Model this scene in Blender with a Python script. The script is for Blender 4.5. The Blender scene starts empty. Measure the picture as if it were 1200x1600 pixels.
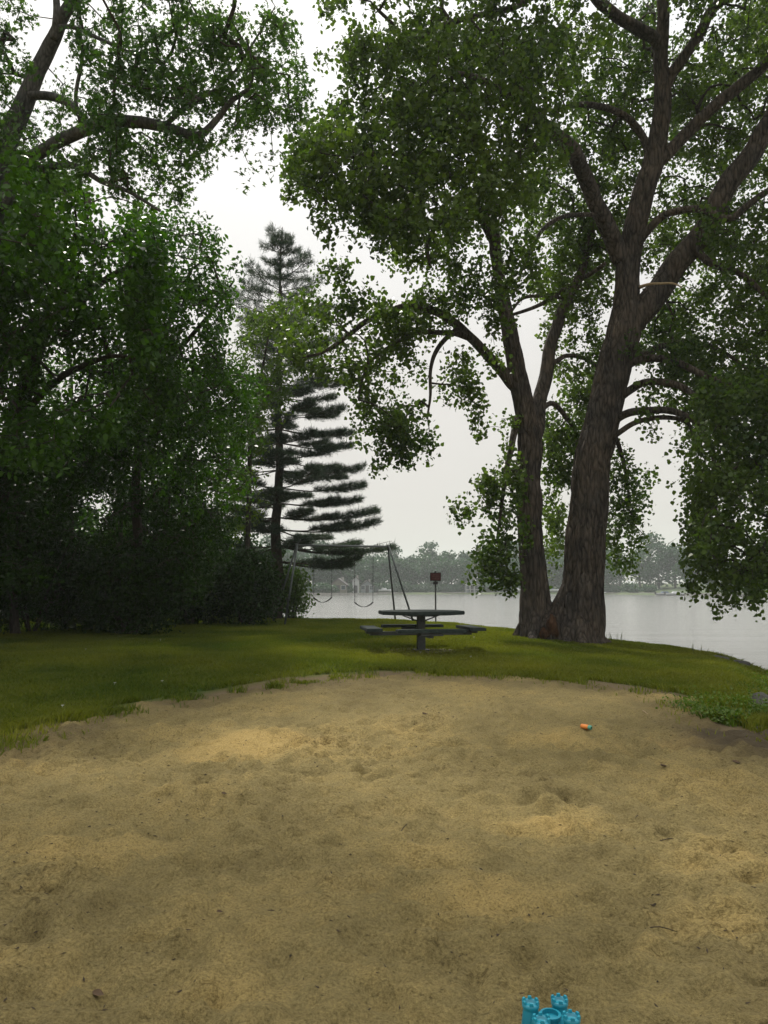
import bpy, math, random
import numpy as np
from mathutils import Vector, Matrix

random.seed(7)
rng = np.random.default_rng(11)
R = math.radians
SC = bpy.context.scene
COL = SC.collection

# ------------------------------------------------------------------ camera
F = 1200.0                      # focal length in photo pixels (photo 1200 x 1600)
HOR = 919.0                     # horizon row in the photo
PITCH = math.atan((HOR - 800) / F)
CAM = np.array([0.0, 0.0, 1.5])
cam_data = bpy.data.cameras.new("camera")
cam = bpy.data.objects.new("camera", cam_data)
COL.objects.link(cam)
cam.location = CAM
cam.rotation_euler = (math.pi / 2 + PITCH, 0, 0)
cam_data.sensor_fit = 'VERTICAL'
cam_data.sensor_height = 32
cam_data.lens = 32 * F / 1600.0
cam_data.clip_start = 0.05
cam_data.clip_end = 6000
SC.camera = cam

# ------------------------------------------------------------------ world
SUN_EL, SUN_AZ = R(50), R(-20)          # azimuth from +Y, positive to the right
world = bpy.data.worlds.new("World")
SC.world = world
world.use_nodes = True
nt = world.node_tree
for n in list(nt.nodes):
    nt.nodes.remove(n)
W = nt.nodes.new
wo = W('ShaderNodeOutputWorld')
bg = W('ShaderNodeBackground')
bg.inputs['Strength'].default_value = 0.1
sky = W('ShaderNodeTexSky')
sky.sky_type = 'NISHITA'
sky.sun_disc = False
sky.sun_elevation = SUN_EL
sky.sun_rotation = SUN_AZ
sky.air_density = 1.0
sky.dust_density = 6.0
tc = W('ShaderNodeTexCoord')
sep = W('ShaderNodeSeparateXYZ')
ramp = W('ShaderNodeValToRGB')
cr = ramp.color_ramp
SKY_K = 2.4      # overcast sky: the zenith is far brighter than the horizon
def sk(r, g, b): return (r / SKY_K, g / SKY_K, b / SKY_K, 1)
cr.elements[0].position = 0.0
cr.elements[0].color = sk(.50, .470, .435)
cr.elements[1].position = 1.0
cr.elements[1].color = sk(2.3, 2.3, 2.25)
for p_, c_ in ((0.12, sk(.56, .535, .505)), (0.26, sk(.60, .58, .55)), (0.42, sk(.69, .685, .67)), (0.54, sk(.77, .775, .77)), (0.66, sk(.88, .90, .90)), (0.80, sk(1.6, 1.6, 1.6))):
    e = cr.elements.new(p_)
    e.color = c_
cn = W('ShaderNodeTexNoise')
cn.inputs['Scale'].default_value = 1.6
cn.inputs['Detail'].default_value = 4
cm = W('ShaderNodeMapRange')
cm.inputs['To Min'].default_value = 0.92
cm.inputs['To Max'].default_value = 1.08
mul = W('ShaderNodeMix'); mul.data_type = 'RGBA'; mul.blend_type = 'MULTIPLY'; mul.inputs['Factor'].default_value = 1
sc10 = W('ShaderNodeVectorMath'); sc10.operation = 'SCALE'; sc10.inputs['Scale'].default_value = 11.2 * SKY_K
mixs = W('ShaderNodeMix'); mixs.data_type = 'RGBA'; mixs.inputs['Factor'].default_value = 0.93
L = nt.links.new
L(tc.outputs['Generated'], sep.inputs[0])
L(sep.outputs['Z'], ramp.inputs['Fac'])
L(tc.outputs['Generated'], cn.inputs['Vector'])
L(cn.outputs['Fac'], cm.inputs['Value'])
L(ramp.outputs['Color'], mul.inputs['A'])
L(cm.outputs['Result'], mul.inputs['B'])
L(mul.outputs['Result'], sc10.inputs[0])
L(sky.outputs['Color'], mixs.inputs['A'])
L(sc10.outputs['Vector'], mixs.inputs['B'])
L(mixs.outputs['Result'], bg.inputs['Color'])
L(bg.outputs['Background'], wo.inputs['Surface'])

sl = bpy.data.lights.new("sun", 'SUN')
sl.energy = 3.2
sl.angle = R(7)
sl.color = (1.0, 0.95, 0.86)
sun = bpy.data.objects.new("sun", sl)
COL.objects.link(sun)
sd = Vector((math.sin(SUN_AZ) * math.cos(SUN_EL), math.cos(SUN_AZ) * math.cos(SUN_EL), math.sin(SUN_EL)))
sun.rotation_euler = sd.to_track_quat('Z', 'Y').to_euler()
sun.location = (-20, 60, 80)

SC.view_settings.view_transform = 'Standard'
SC.view_settings.look = 'None'
SC.view_settings.exposure = 0.25
SC.view_settings.gamma = 1.0
SC.render.film_transparent = False
SC.cycles.max_bounces = 8
SC.cycles.diffuse_bounces = 4
SC.cycles.transmission_bounces = 6
SC.cycles.volume_bounces = 1
SC.cycles.transparent_max_bounces = 8

# ------------------------------------------------------------------ helpers
def raydir(px, py):
    a, b = (px - 600) / F, (800 - py) / F
    cp, sp = math.cos(PITCH), math.sin(PITCH)
    return np.array([a, cp - sp * b, sp + cp * b])

def P(px, py, d):
    """point seen at photo pixel (px,py), at world y = d"""
    v = raydir(px, py)
    return CAM + v * (d / v[1])

def smooth(a, b, x):
    t = np.clip((x - a) / (b - a), 0, 1)
    return t * t * (3 - 2 * t)

def _h(ix, iy, iz, seed):
    n = (ix.astype(np.int64) * 374761393 + iy.astype(np.int64) * 668265263 + iz.astype(np.int64) * 2147483647 + seed * 974634777)
    n = (n ^ (n >> 13)) * 1274126177
    n = n ^ (n >> 16)
    return (n & 0xffff) / 65535.0

def vnoise(p, freq, seed=0):
    """value noise of points p (n,3) -> 0..1"""
    q = np.asarray(p, float) * freq
    i = np.floor(q).astype(np.int64)
    f = q - i
    f = f * f * (3 - 2 * f)
    out = 0
    for dx in (0, 1):
        for dy in (0, 1):
            for dz in (0, 1):
                w = (f[:, 0] if dx else 1 - f[:, 0]) * (f[:, 1] if dy else 1 - f[:, 1]) * (f[:, 2] if dz else 1 - f[:, 2])
                out = out + w * _h(i[:, 0] + dx, i[:, 1] + dy, i[:, 2] + dz, seed)
    return out

def fbm(p, freq, octs=3, seed=0):
    s, a, t = 0, 1.0, 0
    for k in range(octs):
        s = s + a * vnoise(p, freq * 2 ** k, seed + k * 17)
        t += a
        a *= 0.5
    return s / t

class MB:
    """mesh collector: numpy blocks of verts plus polygons of one size per block"""
    def __init__(s):
        s.v, s.f, s.n, s.att = [], [], 0, []
    def add(s, v, f, att=None):
        v = np.asarray(v, float).reshape(-1, 3)
        f = np.asarray(f, np.int64)
        s.v.append(v)
        s.f.append(f + s.n)
        s.n += len(v)
        s.att.append(np.zeros(len(f)) if att is None else np.broadcast_to(np.asarray(att, float), (len(f),)))
    def box(s, c, sz, rot=None, taper=1.0):
        hx, hy, hz = [q / 2 for q in sz]
        v = np.array([[x * hx * (taper if z > 0 else 1), y * hy * (taper if z > 0 else 1), z * hz] for z in (-1, 1) for y in (-1, 1) for x in (-1, 1)])
        if rot is not None:
            v = v @ np.array(rot).T
        s.add(v + np.array(c), [[0, 2, 3, 1], [4, 5, 7, 6], [0, 1, 5, 4], [2, 6, 7, 3], [0, 4, 6, 2], [1, 3, 7, 5]])
    def lathe(s, prof, c=(0, 0, 0), n=24, rot=None):
        prof = np.array(prof, float)
        a = np.arange(n) * 2 * math.pi / n
        v = np.stack([np.outer(prof[:, 0], np.cos(a)), np.outer(prof[:, 0], np.sin(a)), np.repeat(prof[:, 1:2], n, 1)], -1).reshape(-1, 3)
        if rot is not None:
            v = v @ np.array(rot).T
        f = []
        for i in range(len(prof) - 1):
            for j in range(n):
                k = (j + 1) % n
                f.append([i * n + j, i * n + k, (i + 1) * n + k, (i + 1) * n + j])
        s.add(v + np.array(c), f)
        base = s.n - len(v)
        s.v.append(np.zeros((0, 3)))
        s.f.append(np.array([[base + j for j in range(n)][::-1]])); s.att.append(np.zeros(1))
        s.f.append(np.array([[base + (len(prof) - 1) * n + j for j in range(n)]])); s.att.append(np.zeros(1))
    def prism(s, poly, z0, z1):
        poly = np.array(poly, float)
        n = len(poly)
        v = np.concatenate([np.c_[poly, np.full(n, z0)], np.c_[poly, np.full(n, z1)]])
        base = s.n
        s.add(v, [[i, (i + 1) % n, n + (i + 1) % n, n + i] for i in range(n)])
        s.f.append(np.array([[base + j for j in range(n)][::-1]])); s.att.append(np.zeros(1))
        s.f.append(np.array([[base + n + j for j in range(n)]])); s.att.append(np.zeros(1))
    def tube(s, pts, rad, n=8, fn=None, cap=True):
        pts = np.array(pts, float); m = len(pts)
        rad = np.broadcast_to(np.asarray(rad, float), (m,))
        t = np.gradient(pts, axis=0)
        t /= np.linalg.norm(t, axis=1)[:, None] + 1e-9
        ref = np.array([1, 0, 0]) if abs(t[0][0]) < .9 else np.array([0, 1, 0])
        u = np.cross(t[0], ref); u /= np.linalg.norm(u)
        us = []
        for i in range(m):
            u = u - t[i] * np.dot(u, t[i]); u /= np.linalg.norm(u) + 1e-9
            us.append(u)
        us = np.array(us); ws = np.cross(t, us)
        a = np.arange(n) * 2 * math.pi / n
        rr = rad[:, None] * np.ones(n)[None, :]
        if fn is not None:
            rr = rr * fn(pts, a)
        v = pts[:, None, :] + rr[:, :, None] * (np.cos(a)[None, :, None] * us[:, None, :] + np.sin(a)[None, :, None] * ws[:, None, :])
        v = v.reshape(-1, 3)
        i, j = np.meshgrid(np.arange(m - 1), np.arange(n), indexing='ij')
        k = (j + 1) % n
        f = np.stack([i * n + j, i * n + k, (i + 1) * n + k, (i + 1) * n + j], -1).reshape(-1, 4)
        s.add(v, f)
        if cap:
            base = s.n - len(v)
            s.f.append(np.array([[base + q for q in range(n)][::-1]])); s.att.append(np.zeros(1))
            s.f.append(np.array([[base + (m - 1) * n + q for q in range(n)]])); s.att.append(np.zeros(1))
    def build(s, name, mat, parent=None, smooth_=True, loc=None, kind=None):
        """loc: world origin of the object (geometry was given in world coordinates)"""
        v = np.concatenate(s.v) if s.v else np.zeros((0, 3))
        if loc is not None:
            v = v - np.array(loc)
        me = bpy.data.meshes.new(name)
        me.vertices.add(len(v))
        me.vertices.foreach_set('co', v.astype(np.float32).ravel())
        loops = np.concatenate([f.ravel() for f in s.f])
        tot = np.concatenate([np.full(len(f), f.shape[1]) for f in s.f])
        st = np.concatenate([[0], np.cumsum(tot)[:-1]])
        me.loops.add(len(loops))
        me.loops.foreach_set('vertex_index', loops.astype(np.int32))
        me.polygons.add(len(tot))
        me.polygons.foreach_set('loop_start', st.astype(np.int32))
        me.polygons.foreach_set('loop_total', tot.astype(np.int32))
        me.polygons.foreach_set('use_smooth', np.full(len(tot), smooth_))
        me.update(calc_edges=True)
        a = me.attributes.new('var', 'FLOAT', 'FACE')
        a.data.foreach_set('value', np.concatenate(s.att).astype(np.float32))
        me.materials.append(mat)
        o = bpy.data.objects.new(name, me)
        COL.objects.link(o)
        if parent is not None:
            o.parent = parent
        elif loc is not None:
            o.location = loc
        if kind:
            o['kind'] = kind
        return o

def tag(o, label=None, cat=None, group=None, kind=None):
    if label: o['label'] = label
    if cat: o['category'] = cat
    if group: o['group'] = group
    if kind: o['kind'] = kind
    return o

def thing(name, loc, label, cat, group=None, rz=0):
    o = bpy.data.objects.new(name, None)
    o.empty_display_size = 0.2
    COL.objects.link(o)
    o.location = loc
    o.rotation_euler = (0, 0, rz)
    return tag(o, label, cat, group)

def copy_tree(o, parent=None):
    c = o.copy()
    COL.objects.link(c)
    if parent is not None:
        c.parent = parent
    for ch in list(o.children):
        copy_tree(ch, c)
    return c

def catmull(pts, step=0.12):
    """pts (n,k) -> dense smooth path"""
    p = np.array(pts, float)
    if len(p) < 2: return p
    p = np.concatenate([[2 * p[0] - p[1]], p, [2 * p[-1] - p[-2]]])
    out = []
    for i in range(1, len(p) - 2):
        n = max(2, int(np.linalg.norm(p[i + 1][:3] - p[i][:3]) / step))
        t = (np.arange(n) / n)[:, None]
        out.append(0.5 * ((2 * p[i]) + (-p[i - 1] + p[i + 1]) * t + (2 * p[i - 1] - 5 * p[i] + 4 * p[i + 1] - p[i + 2]) * t ** 2 + (-p[i - 1] + 3 * p[i] - 3 * p[i + 1] + p[i + 2]) * t ** 3))
    out.append(p[-2:-1])
    return np.concatenate(out)

# ------------------------------------------------------------------ materials
def mat(name, col=(.5, .5, .5), rough=.8, spec=.3, metal=0):
    m = bpy.data.materials.new(name)
    m.use_nodes = True
    b = m.node_tree.nodes['Principled BSDF']
    b.inputs['Base Color'].default_value = (*col, 1)
    b.inputs['Roughness'].default_value = rough
    b.inputs['Specular IOR Level'].default_value = spec
    b.inputs['Metallic'].default_value = metal
    return m

def node(m, t, **kw):
    n = m.node_tree.nodes.new(t)
    for k, v in kw.items():
        if k in n.inputs: n.inputs[k].default_value = v
        else: setattr(n, k, v)
    return n

def ramp_(m, stops):
    n = m.node_tree.nodes.new('ShaderNodeValToRGB')
    e = n.color_ramp.elements
    e[0].position, e[0].color = stops[0][0], (*stops[0][1], 1)
    e[1].position, e[1].color = stops[-1][0], (*stops[-1][1], 1)
    for p_, c_ in stops[1:-1]:
        q = e.new(p_); q.color = (*c_, 1)
    return n

def noisy(name, c1, c2, scale=5, rough=.8, bump=.3, bscale=None, spec=.3, metal=0, stretch=(1, 1, 1), dist=.02, detail=6):
    m = mat(name, c1, rough, spec, metal)
    l = m.node_tree.links.new
    b = m.node_tree.nodes['Principled BSDF']
    tc = node(m, 'ShaderNodeTexCoord'); mp = node(m, 'ShaderNodeMapping')
    mp.inputs['Scale'].default_value = stretch
    l(tc.outputs['Object'], mp.inputs[0])
    n = node(m, 'ShaderNodeTexNoise', Scale=scale, Detail=detail, Roughness=.65)
    l(mp.outputs[0], n.inputs['Vector'])
    r = ramp_(m, [(.3, c1), (.7, c2)])
    l(n.outputs['Fac'], r.inputs[0]); l(r.outputs[0], b.inputs['Base Color'])
    if bump:
        n2 = node(m, 'ShaderNodeTexNoise', Scale=bscale or scale * 3, Detail=6, Roughness=.7)
        l(mp.outputs[0], n2.inputs['Vector'])
        bp = node(m, 'ShaderNodeBump', Strength=bump, Distance=dist)
        l(n2.outputs['Fac'], bp.inputs['Height']); l(bp.outputs[0], b.inputs['Normal'])
    return m

def leaf_mat(name, dark, light, transl=0.35, nscale=.35, spec=.22):
    """leaf colours vary per leaf (face attribute var) and per bough (noise)"""
    m = bpy.data.materials.new(name); m.use_nodes = True
    t = m.node_tree; l = t.links.new
    b = t.nodes['Principled BSDF']; out = t.nodes['Material Output']
    at = node(m, 'ShaderNodeAttribute', attribute_name='var')
    geo = node(m, 'ShaderNodeNewGeometry')
    n = node(m, 'ShaderNodeTexNoise', Scale=nscale, Detail=2)
    l(geo.outputs['Position'], n.inputs['Vector'])
    ad = node(m, 'ShaderNodeMath', operation='MULTIPLY_ADD')
    ad.inputs[1].default_value = .55
    l(at.outputs['Fac'], ad.inputs[0])
    mr = node(m, 'ShaderNodeMapRange')
    mr.inputs['From Min'].default_value = .35; mr.inputs['From Max'].default_value = .7
    mr.inputs['To Min'].default_value = 0; mr.inputs['To Max'].default_value = .45
    l(n.outputs['Fac'], mr.inputs['Value']); l(mr.outputs[0], ad.inputs[2])
    r = ramp_(m, [(0, dark), (.5, tuple((a + c) / 2 for a, c in zip(dark, light))), (1, light)])
    l(ad.outputs[0], r.inputs[0])
    l(r.outputs[0], b.inputs['Base Color'])
    b.inputs['Roughness'].default_value = .36
    b.inputs['Specular IOR Level'].default_value = spec if 'shrub' not in name and 'buckthorn' not in name and 'pine' not in name else .08
    tr = node(m, 'ShaderNodeBsdfTranslucent')
    mc = node(m, 'ShaderNodeMix', data_type='RGBA', blend_type='MULTIPLY')
    mc.inputs['Factor'].default_value = 1
    mc.inputs['B'].default_value = (1.3, 1.5, .55, 1)
    l(r.outputs[0], mc.inputs['A']); l(mc.outputs['Result'], tr.inputs['Color'])
    mx = node(m, 'ShaderNodeMixShader'); mx.inputs[0].default_value = transl
    l(b.outputs[0], mx.inputs[1]); l(tr.outputs[0], mx.inputs[2])
    l(mx.outputs[0], out.inputs['Surface'])
    return m

def bark_mat(name, c1, c2, freq=9, bump=1.0, dist=.05, red=None):
    m = mat(name, c1, .95, .15)
    l = m.node_tree.links.new
    b = m.node_tree.nodes['Principled BSDF']
    tc = node(m, 'ShaderNodeTexCoord'); mp = node(m, 'ShaderNodeMapping')
    mp.inputs['Scale'].default_value = (1, 1, .24)
    l(tc.outputs['Object'], mp.inputs[0])
    n = node(m, 'ShaderNodeTexNoise', Scale=freq, Detail=8, Roughness=.7, Distortion=.6)
    l(mp.outputs[0], n.inputs['Vector'])
    v = node(m, 'ShaderNodeTexVoronoi', feature='DISTANCE_TO_EDGE', Scale=freq * 1.3)
    l(mp.outputs[0], v.inputs['Vector'])
    mm = node(m, 'ShaderNodeMath', operation='MULTIPLY_ADD'); mm.inputs[1].default_value = .9
    l(v.outputs['Distance'], mm.inputs[0]); l(n.outputs['Fac'], mm.inputs[2])
    r = ramp_(m, [(.35, c1), (.75, c2)])
    l(mm.outputs[0], r.inputs[0])
    n3 = node(m, 'ShaderNodeTexNoise', Scale=1.3, Detail=3)
    l(tc.outputs['Object'], n3.inputs['Vector'])
    r3 = ramp_(m, [(.35, (.7, .7, .72)), (.65, (1.2, 1.1, 1.0))])
    l(n3.outputs['Fac'], r3.inputs[0])
    mc = node(m, 'ShaderNodeMix', data_type='RGBA', blend_type='MULTIPLY'); mc.inputs['Factor'].default_value = 1
    l(r.outputs[0], mc.inputs['A']); l(r3.outputs[0], mc.inputs['B'])
    l(mc.outputs['Result'], b.inputs['Base Color'])
    bp = node(m, 'ShaderNodeBump', Strength=bump, Distance=dist)
    l(mm.outputs[0], bp.inputs['Height']); l(bp.outputs[0], b.inputs['Normal'])
    return m

M = {}
M['bark'] = bark_mat('cottonwood_bark', (.016, .014, .012), (.115, .099, .083), 8, 1.0, .12)
M['bark_dark'] = bark_mat('dark_bark', (.02, .018, .016), (.07, .06, .05), 14, .8, .02)
M['bark_maple'] = bark_mat('maple_bark', (.03, .03, .03), (.10, .10, .095), 14, .6, .015)
M['rot'] = noisy('rotten_wood', (.020, .011, .007), (.11, .058, .032), 9, .95, 1, 14, .1, stretch=(1, 1, .3), dist=.05)
M['pale_wood'] = noisy('pale_dead_wood', (.25, .18, .10), (.4, .3, .18), 20, .9, .5, stretch=(1, 1, 1))
M['leaf_cw'] = leaf_mat('cottonwood_leaf', (.020, .046, .012), (.110, .158, .026), .50)
M['leaf_maple'] = leaf_mat('silver_maple_leaf', (.022, .055, .018), (.09, .155, .034), .5)
M['leaf_elm'] = leaf_mat('elm_leaf', (.010, .036, .002), (.062, .138, .007), .42, .6)
M['leaf_ash'] = leaf_mat('ash_leaf', (.028, .060, .008), (.10, .145, .02), .45)
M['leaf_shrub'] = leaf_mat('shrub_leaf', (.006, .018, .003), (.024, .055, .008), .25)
M['leaf_shrub_bright'] = leaf_mat('bright_shrub_leaf', (.03, .06, .015), (.10, .16, .045), .4)
M['needles'] = leaf_mat('pine_needles', (.022, .042, .034), (.07, .10, .07), .2)
M['leaf_far'] = leaf_mat('far_tree_leaf', (.006, .034, .014), (.028, .082, .026), .3, .12)
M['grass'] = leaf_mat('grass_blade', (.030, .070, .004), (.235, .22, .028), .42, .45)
M['weed'] = leaf_mat('weed_leaf', (.035, .070, .008), (.13, .19, .02), .4, 1)
M['reed'] = leaf_mat('reed_stalk', (.04, .06, .02), (.14, .15, .06), .3, 1)
M['plastic_table'] = noisy('weathered_green_black_plastic', (.012, .018, .016), (.034, .044, .038), 18, .85, .3, 60, .15)
M['steel_dark'] = noisy('dark_painted_steel', (.02, .024, .024), (.05, .055, .05), 12, .5, .1, 40, .5)
M['galv'] = noisy('galvanised_pipe', (.20, .22, .23), (.34, .36, .37), 15, .5, .1, 40, .5, metal=.3)
M['galv_dark'] = noisy('dull_green_grey_pipe', (.028, .034, .031), (.075, .088, .082), 12, .6, .1, 40, .4)
M['galv_mid'] = noisy('weathered_grey_pipe', (.06, .07, .07), (.15, .16, .16), 12, .6, .1, 40, .4)
M['chain'] = noisy('dark_chain_steel', (.02, .02, .02), (.05, .05, .05), 30, .7, 0)
M['rubber'] = noisy('black_rubber', (.015, .015, .016), (.035, .035, .035), 20, .7, .1)
M['concrete'] = noisy('dirty_concrete', (.10, .085, .055), (.17, .14, .095), 4, .95, .4, 30)
M['sign_red'] = noisy('faded_red_sign', (.065, .016, .018), (.10, .028, .028), 20, .6, 0)
M['sign_edge'] = noisy('dark_sign_back', (.03, .03, .03), (.06, .05, .05), 20, .6, 0)
M['sign_text'] = noisy('faded_pink_lettering', (.15, .06, .06), (.20, .10, .09), 20, .6, 0)
M['toy'] = noisy('turquoise_plastic', (.004, .15, .215), (.008, .235, .31), 9, .42, .06, 40, .5)
M['sticker'] = noisy('white_sticker', (.70, .70, .72), (.80, .80, .80), 20, .4, 0)
M['sticker_ink'] = noisy('blue_ink', (.12, .16, .38), (.18, .2, .42), 20, .4, 0)
M['orange'] = noisy('orange_plastic', (.62, .17, .03), (.75, .27, .06), 12, .4, .05)
M['green_cap'] = noisy('sea_green_plastic', (.05, .22, .15), (.12, .36, .27), 12, .4, .05)
M['rock'] = noisy('lake_rock', (.02, .02, .017), (.085, .08, .065), 5, .9, .8, 14)
M['stick'] = noisy('grey_driftwood', (.10, .085, .065), (.26, .23, .18), 20, .95, .5)
M['dead_leaf'] = noisy('dead_leaf', (.035, .022, .012), (.10, .06, .03), 30, .9, .2)
M['bark_chip'] = noisy('bark_chip', (.018, .013, .008), (.065, .045, .025), 30, .95, .3)
M['white_paint'] = noisy('white_siding', (.30, .30, .30), (.42, .42, .41), 1.5, .7, .1)
M['tan_paint'] = noisy('tan_siding', (.13, .12, .095), (.18, .16, .13), 1.5, .8, .1)
M['grey_paint'] = noisy('grey_siding', (.17, .19, .20), (.24, .26, .27), 1.5, .8, .1)
M['teal_paint'] = noisy('teal_siding', (.12, .26, .30), (.16, .33, .36), 1.5, .8, .1)
M['roof'] = noisy('asphalt_shingle', (.06, .058, .055), (.13, .12, .115), 3, .9, .3)
M['glass'] = mat('window_glass', (.04, .05, .06), .08, .6)
M['far_lawn'] = noisy('far_lawn', (.035, .06, .022), (.08, .10, .04), .08, .95, .3, 2)
M['wall_stone'] = noisy('stone_seawall', (.13, .125, .11), (.3, .29, .26), .7, .95, .5, 3)
M['boat'] = noisy('white_boat_hull', (.38, .39, .40), (.5, .5, .5), 2, .3, 0)
M['boat_blue'] = noisy('dark_boat_cover', (.05, .08, .12), (.08, .1, .16), 2, .6, 0)
M['white_petal'] = noisy('white_petal', (.5, .5, .46), (.7, .7, .66), 40, .7, 0)

# lawn, sand and water
def ground_mats():
    # lawn soil with short turf
    m = mat('lawn_turf', (.08, .1, .03), .95, .1); l = m.node_tree.links.new; b = m.node_tree.nodes['Principled BSDF']
    g = node(m, 'ShaderNodeNewGeometry')
    n1 = node(m, 'ShaderNodeTexNoise', Scale=.45, Detail=5, Roughness=.6)
    n2 = node(m, 'ShaderNodeTexNoise', Scale=40, Detail=4, Roughness=.8)
    for n in (n1, n2): l(g.outputs['Position'], n.inputs['Vector'])
    r = ramp_(m, [(.35, (.026, .055, .005)), (.55, (.070, .090, .010)), (.70, (.14, .12, .028))])
    ad = node(m, 'ShaderNodeMath', operation='MULTIPLY_ADD'); ad.inputs[1].default_value = .35
    sb = node(m, 'ShaderNodeMath', operation='SUBTRACT'); sb.inputs[1].default_value = .17
    l(n2.outputs['Fac'], ad.inputs[0]); l(n1.outputs['Fac'], ad.inputs[2]); l(ad.outputs[0], sb.inputs[0]); l(sb.outputs[0], r.inputs[0])
    at = node(m, 'ShaderNodeAttribute', attribute_name='dirt_and_shade')
    mc = node(m, 'ShaderNodeMix', data_type='RGBA'); mc.inputs['B'].default_value = (.12, .09, .05, 1)
    l(at.outputs['Fac'], mc.inputs['Factor']); l(r.outputs[0], mc.inputs['A']); l(mc.outputs['Result'], b.inputs['Base Color'])
    bp = node(m, 'ShaderNodeBump', Strength=.8, Distance=.03)
    l(n2.outputs['Fac'], bp.inputs['Height']); l(bp.outputs[0], b.inputs['Normal'])
    M['lawn'] = m
    # sand
    m = mat('beach_sand', (.3, .25, .15), .95, .12); l = m.node_tree.links.new; b = m.node_tree.nodes['Principled BSDF']
    g = node(m, 'ShaderNodeNewGeometry')
    n1 = node(m, 'ShaderNodeTexNoise', Scale=.55, Detail=5, Roughness=.62, Distortion=.5)
    n2 = node(m, 'ShaderNodeTexNoise', Scale=5, Detail=6, Roughness=.75)
    n3 = node(m, 'ShaderNodeTexNoise', Scale=70, Detail=5, Roughness=.85)
    n4 = node(m, 'ShaderNodeTexNoise', Scale=24, Detail=5, Roughness=.7, Distortion=1.2)
    for n in (n1, n2, n3, n4): l(g.outputs['Position'], n.inputs['Vector'])
    a1 = node(m, 'ShaderNodeMath', operation='MULTIPLY_ADD'); a1.inputs[1].default_value = .45
    l(n2.outputs['Fac'], a1.inputs[0]); l(n1.outputs['Fac'], a1.inputs[2])
    a2 = node(m, 'ShaderNodeMath', operation='SUBTRACT'); a2.inputs[1].default_value = .22
    l(a1.outputs[0], a2.inputs[0])
    sunlit = node(m, 'ShaderNodeAttribute', attribute_name='sunlit')  # lifts the sand colour where sun dapples are painted in
    a3 = node(m, 'ShaderNodeMath', operation='ADD'); l(a2.outputs[0], a3.inputs[0]); l(sunlit.outputs['Fac'], a3.inputs[1])
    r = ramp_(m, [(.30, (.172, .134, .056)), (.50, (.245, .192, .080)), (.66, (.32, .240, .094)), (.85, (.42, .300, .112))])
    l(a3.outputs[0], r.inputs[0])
    # dark crumbs, with shade painted into the small divots
    pm = node(m, 'ShaderNodeTexNoise', Scale=.9, Detail=3)
    l(g.outputs['Position'], pm.inputs['Vector'])
    pa = node(m, 'ShaderNodeMapRange'); pa.inputs['From Min'].default_value = .4; pa.inputs['From Max'].default_value = .68; pa.inputs['To Min'].default_value = .07; pa.inputs['To Max'].default_value = -.10
    l(pm.outputs['Fac'], pa.inputs['Value'])
    ps = node(m, 'ShaderNodeMath', operation='ADD'); l(n4.outputs['Fac'], ps.inputs[0]); l(pa.outputs[0], ps.inputs[1])
    r4 = ramp_(m, [(.28, (.38, .35, .30)), (.44, (1, 1, 1))]); l(ps.outputs[0], r4.inputs[0])
    r3 = ramp_(m, [(.32, (.42, .40, .37)), (.5, (1, 1, 1)), (.70, (1.45, 1.45, 1.4))]); l(n3.outputs['Fac'], r3.inputs[0])
    m1 = node(m, 'ShaderNodeMix', data_type='RGBA', blend_type='MULTIPLY'); m1.inputs['Factor'].default_value = 1
    m2 = node(m, 'ShaderNodeMix', data_type='RGBA', blend_type='MULTIPLY'); m2.inputs['Factor'].default_value = .8
    l(r.outputs[0], m1.inputs['A']); l(r3.outputs[0], m1.inputs['B'])
    l(m1.outputs['Result'], m2.inputs['A']); l(r4.outputs[0], m2.inputs['B'])
    wet = node(m, 'ShaderNodeAttribute', attribute_name='wet')
    m3 = node(m, 'ShaderNodeMix', data_type='RGBA'); m3.inputs['B'].default_value = (.085, .065, .038, 1)
    l(wet.outputs['Fac'], m3.inputs['Factor']); l(m2.outputs['Result'], m3.inputs['A'])
    l(m3.outputs['Result'], b.inputs['Base Color'])
    h1 = node(m, 'ShaderNodeMath', operation='MULTIPLY_ADD'); h1.inputs[1].default_value = 3.0
    l(n2.outputs['Fac'], h1.inputs[0]); l(n3.outputs['Fac'], h1.inputs[2])
    h2 = node(m, 'ShaderNodeMath', operation='MULTIPLY_ADD'); h2.inputs[1].default_value = 1.5
    l(n4.outputs['Fac'], h2.inputs[0]); l(h1.outputs[0], h2.inputs[2])
    bp = node(m, 'ShaderNodeBump', Strength=1.0, Distance=.022)
    l(h2.outputs[0], bp.inputs['Height']); l(bp.outputs[0], b.inputs['Normal'])
    M['sand'] = m
    # water
    m = mat('lake_water', (.18, .18, .17), .13, .5); l = m.node_tree.links.new; b = m.node_tree.nodes['Principled BSDF']
    b.inputs['IOR'].default_value = 1.33
    g = node(m, 'ShaderNodeNewGeometry'); mp = node(m, 'ShaderNodeMapping'); mp.inputs['Scale'].default_value = (.28, 1.5, 1)
    l(g.outputs['Position'], mp.inputs[0])
    n1 = node(m, 'ShaderNodeTexNoise', Scale=1.6, Detail=6, Roughness=.62); n2 = node(m, 'ShaderNodeTexNoise', Scale=.25, Detail=3)
    l(mp.outputs[0], n1.inputs['Vector']); l(mp.outputs[0], n2.inputs['Vector'])
    a = node(m, 'ShaderNodeMath', operation='MULTIPLY_ADD'); a.inputs[1].default_value = 2.5
    l(n2.outputs['Fac'], a.inputs[0]); l(n1.outputs['Fac'], a.inputs[2])
    bp = node(m, 'ShaderNodeBump', Strength=.7, Distance=.10); l(a.outputs[0], bp.inputs['Height']); l(bp.outputs[0], b.inputs['Normal'])
    M['water'] = m
ground_mats()

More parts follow.
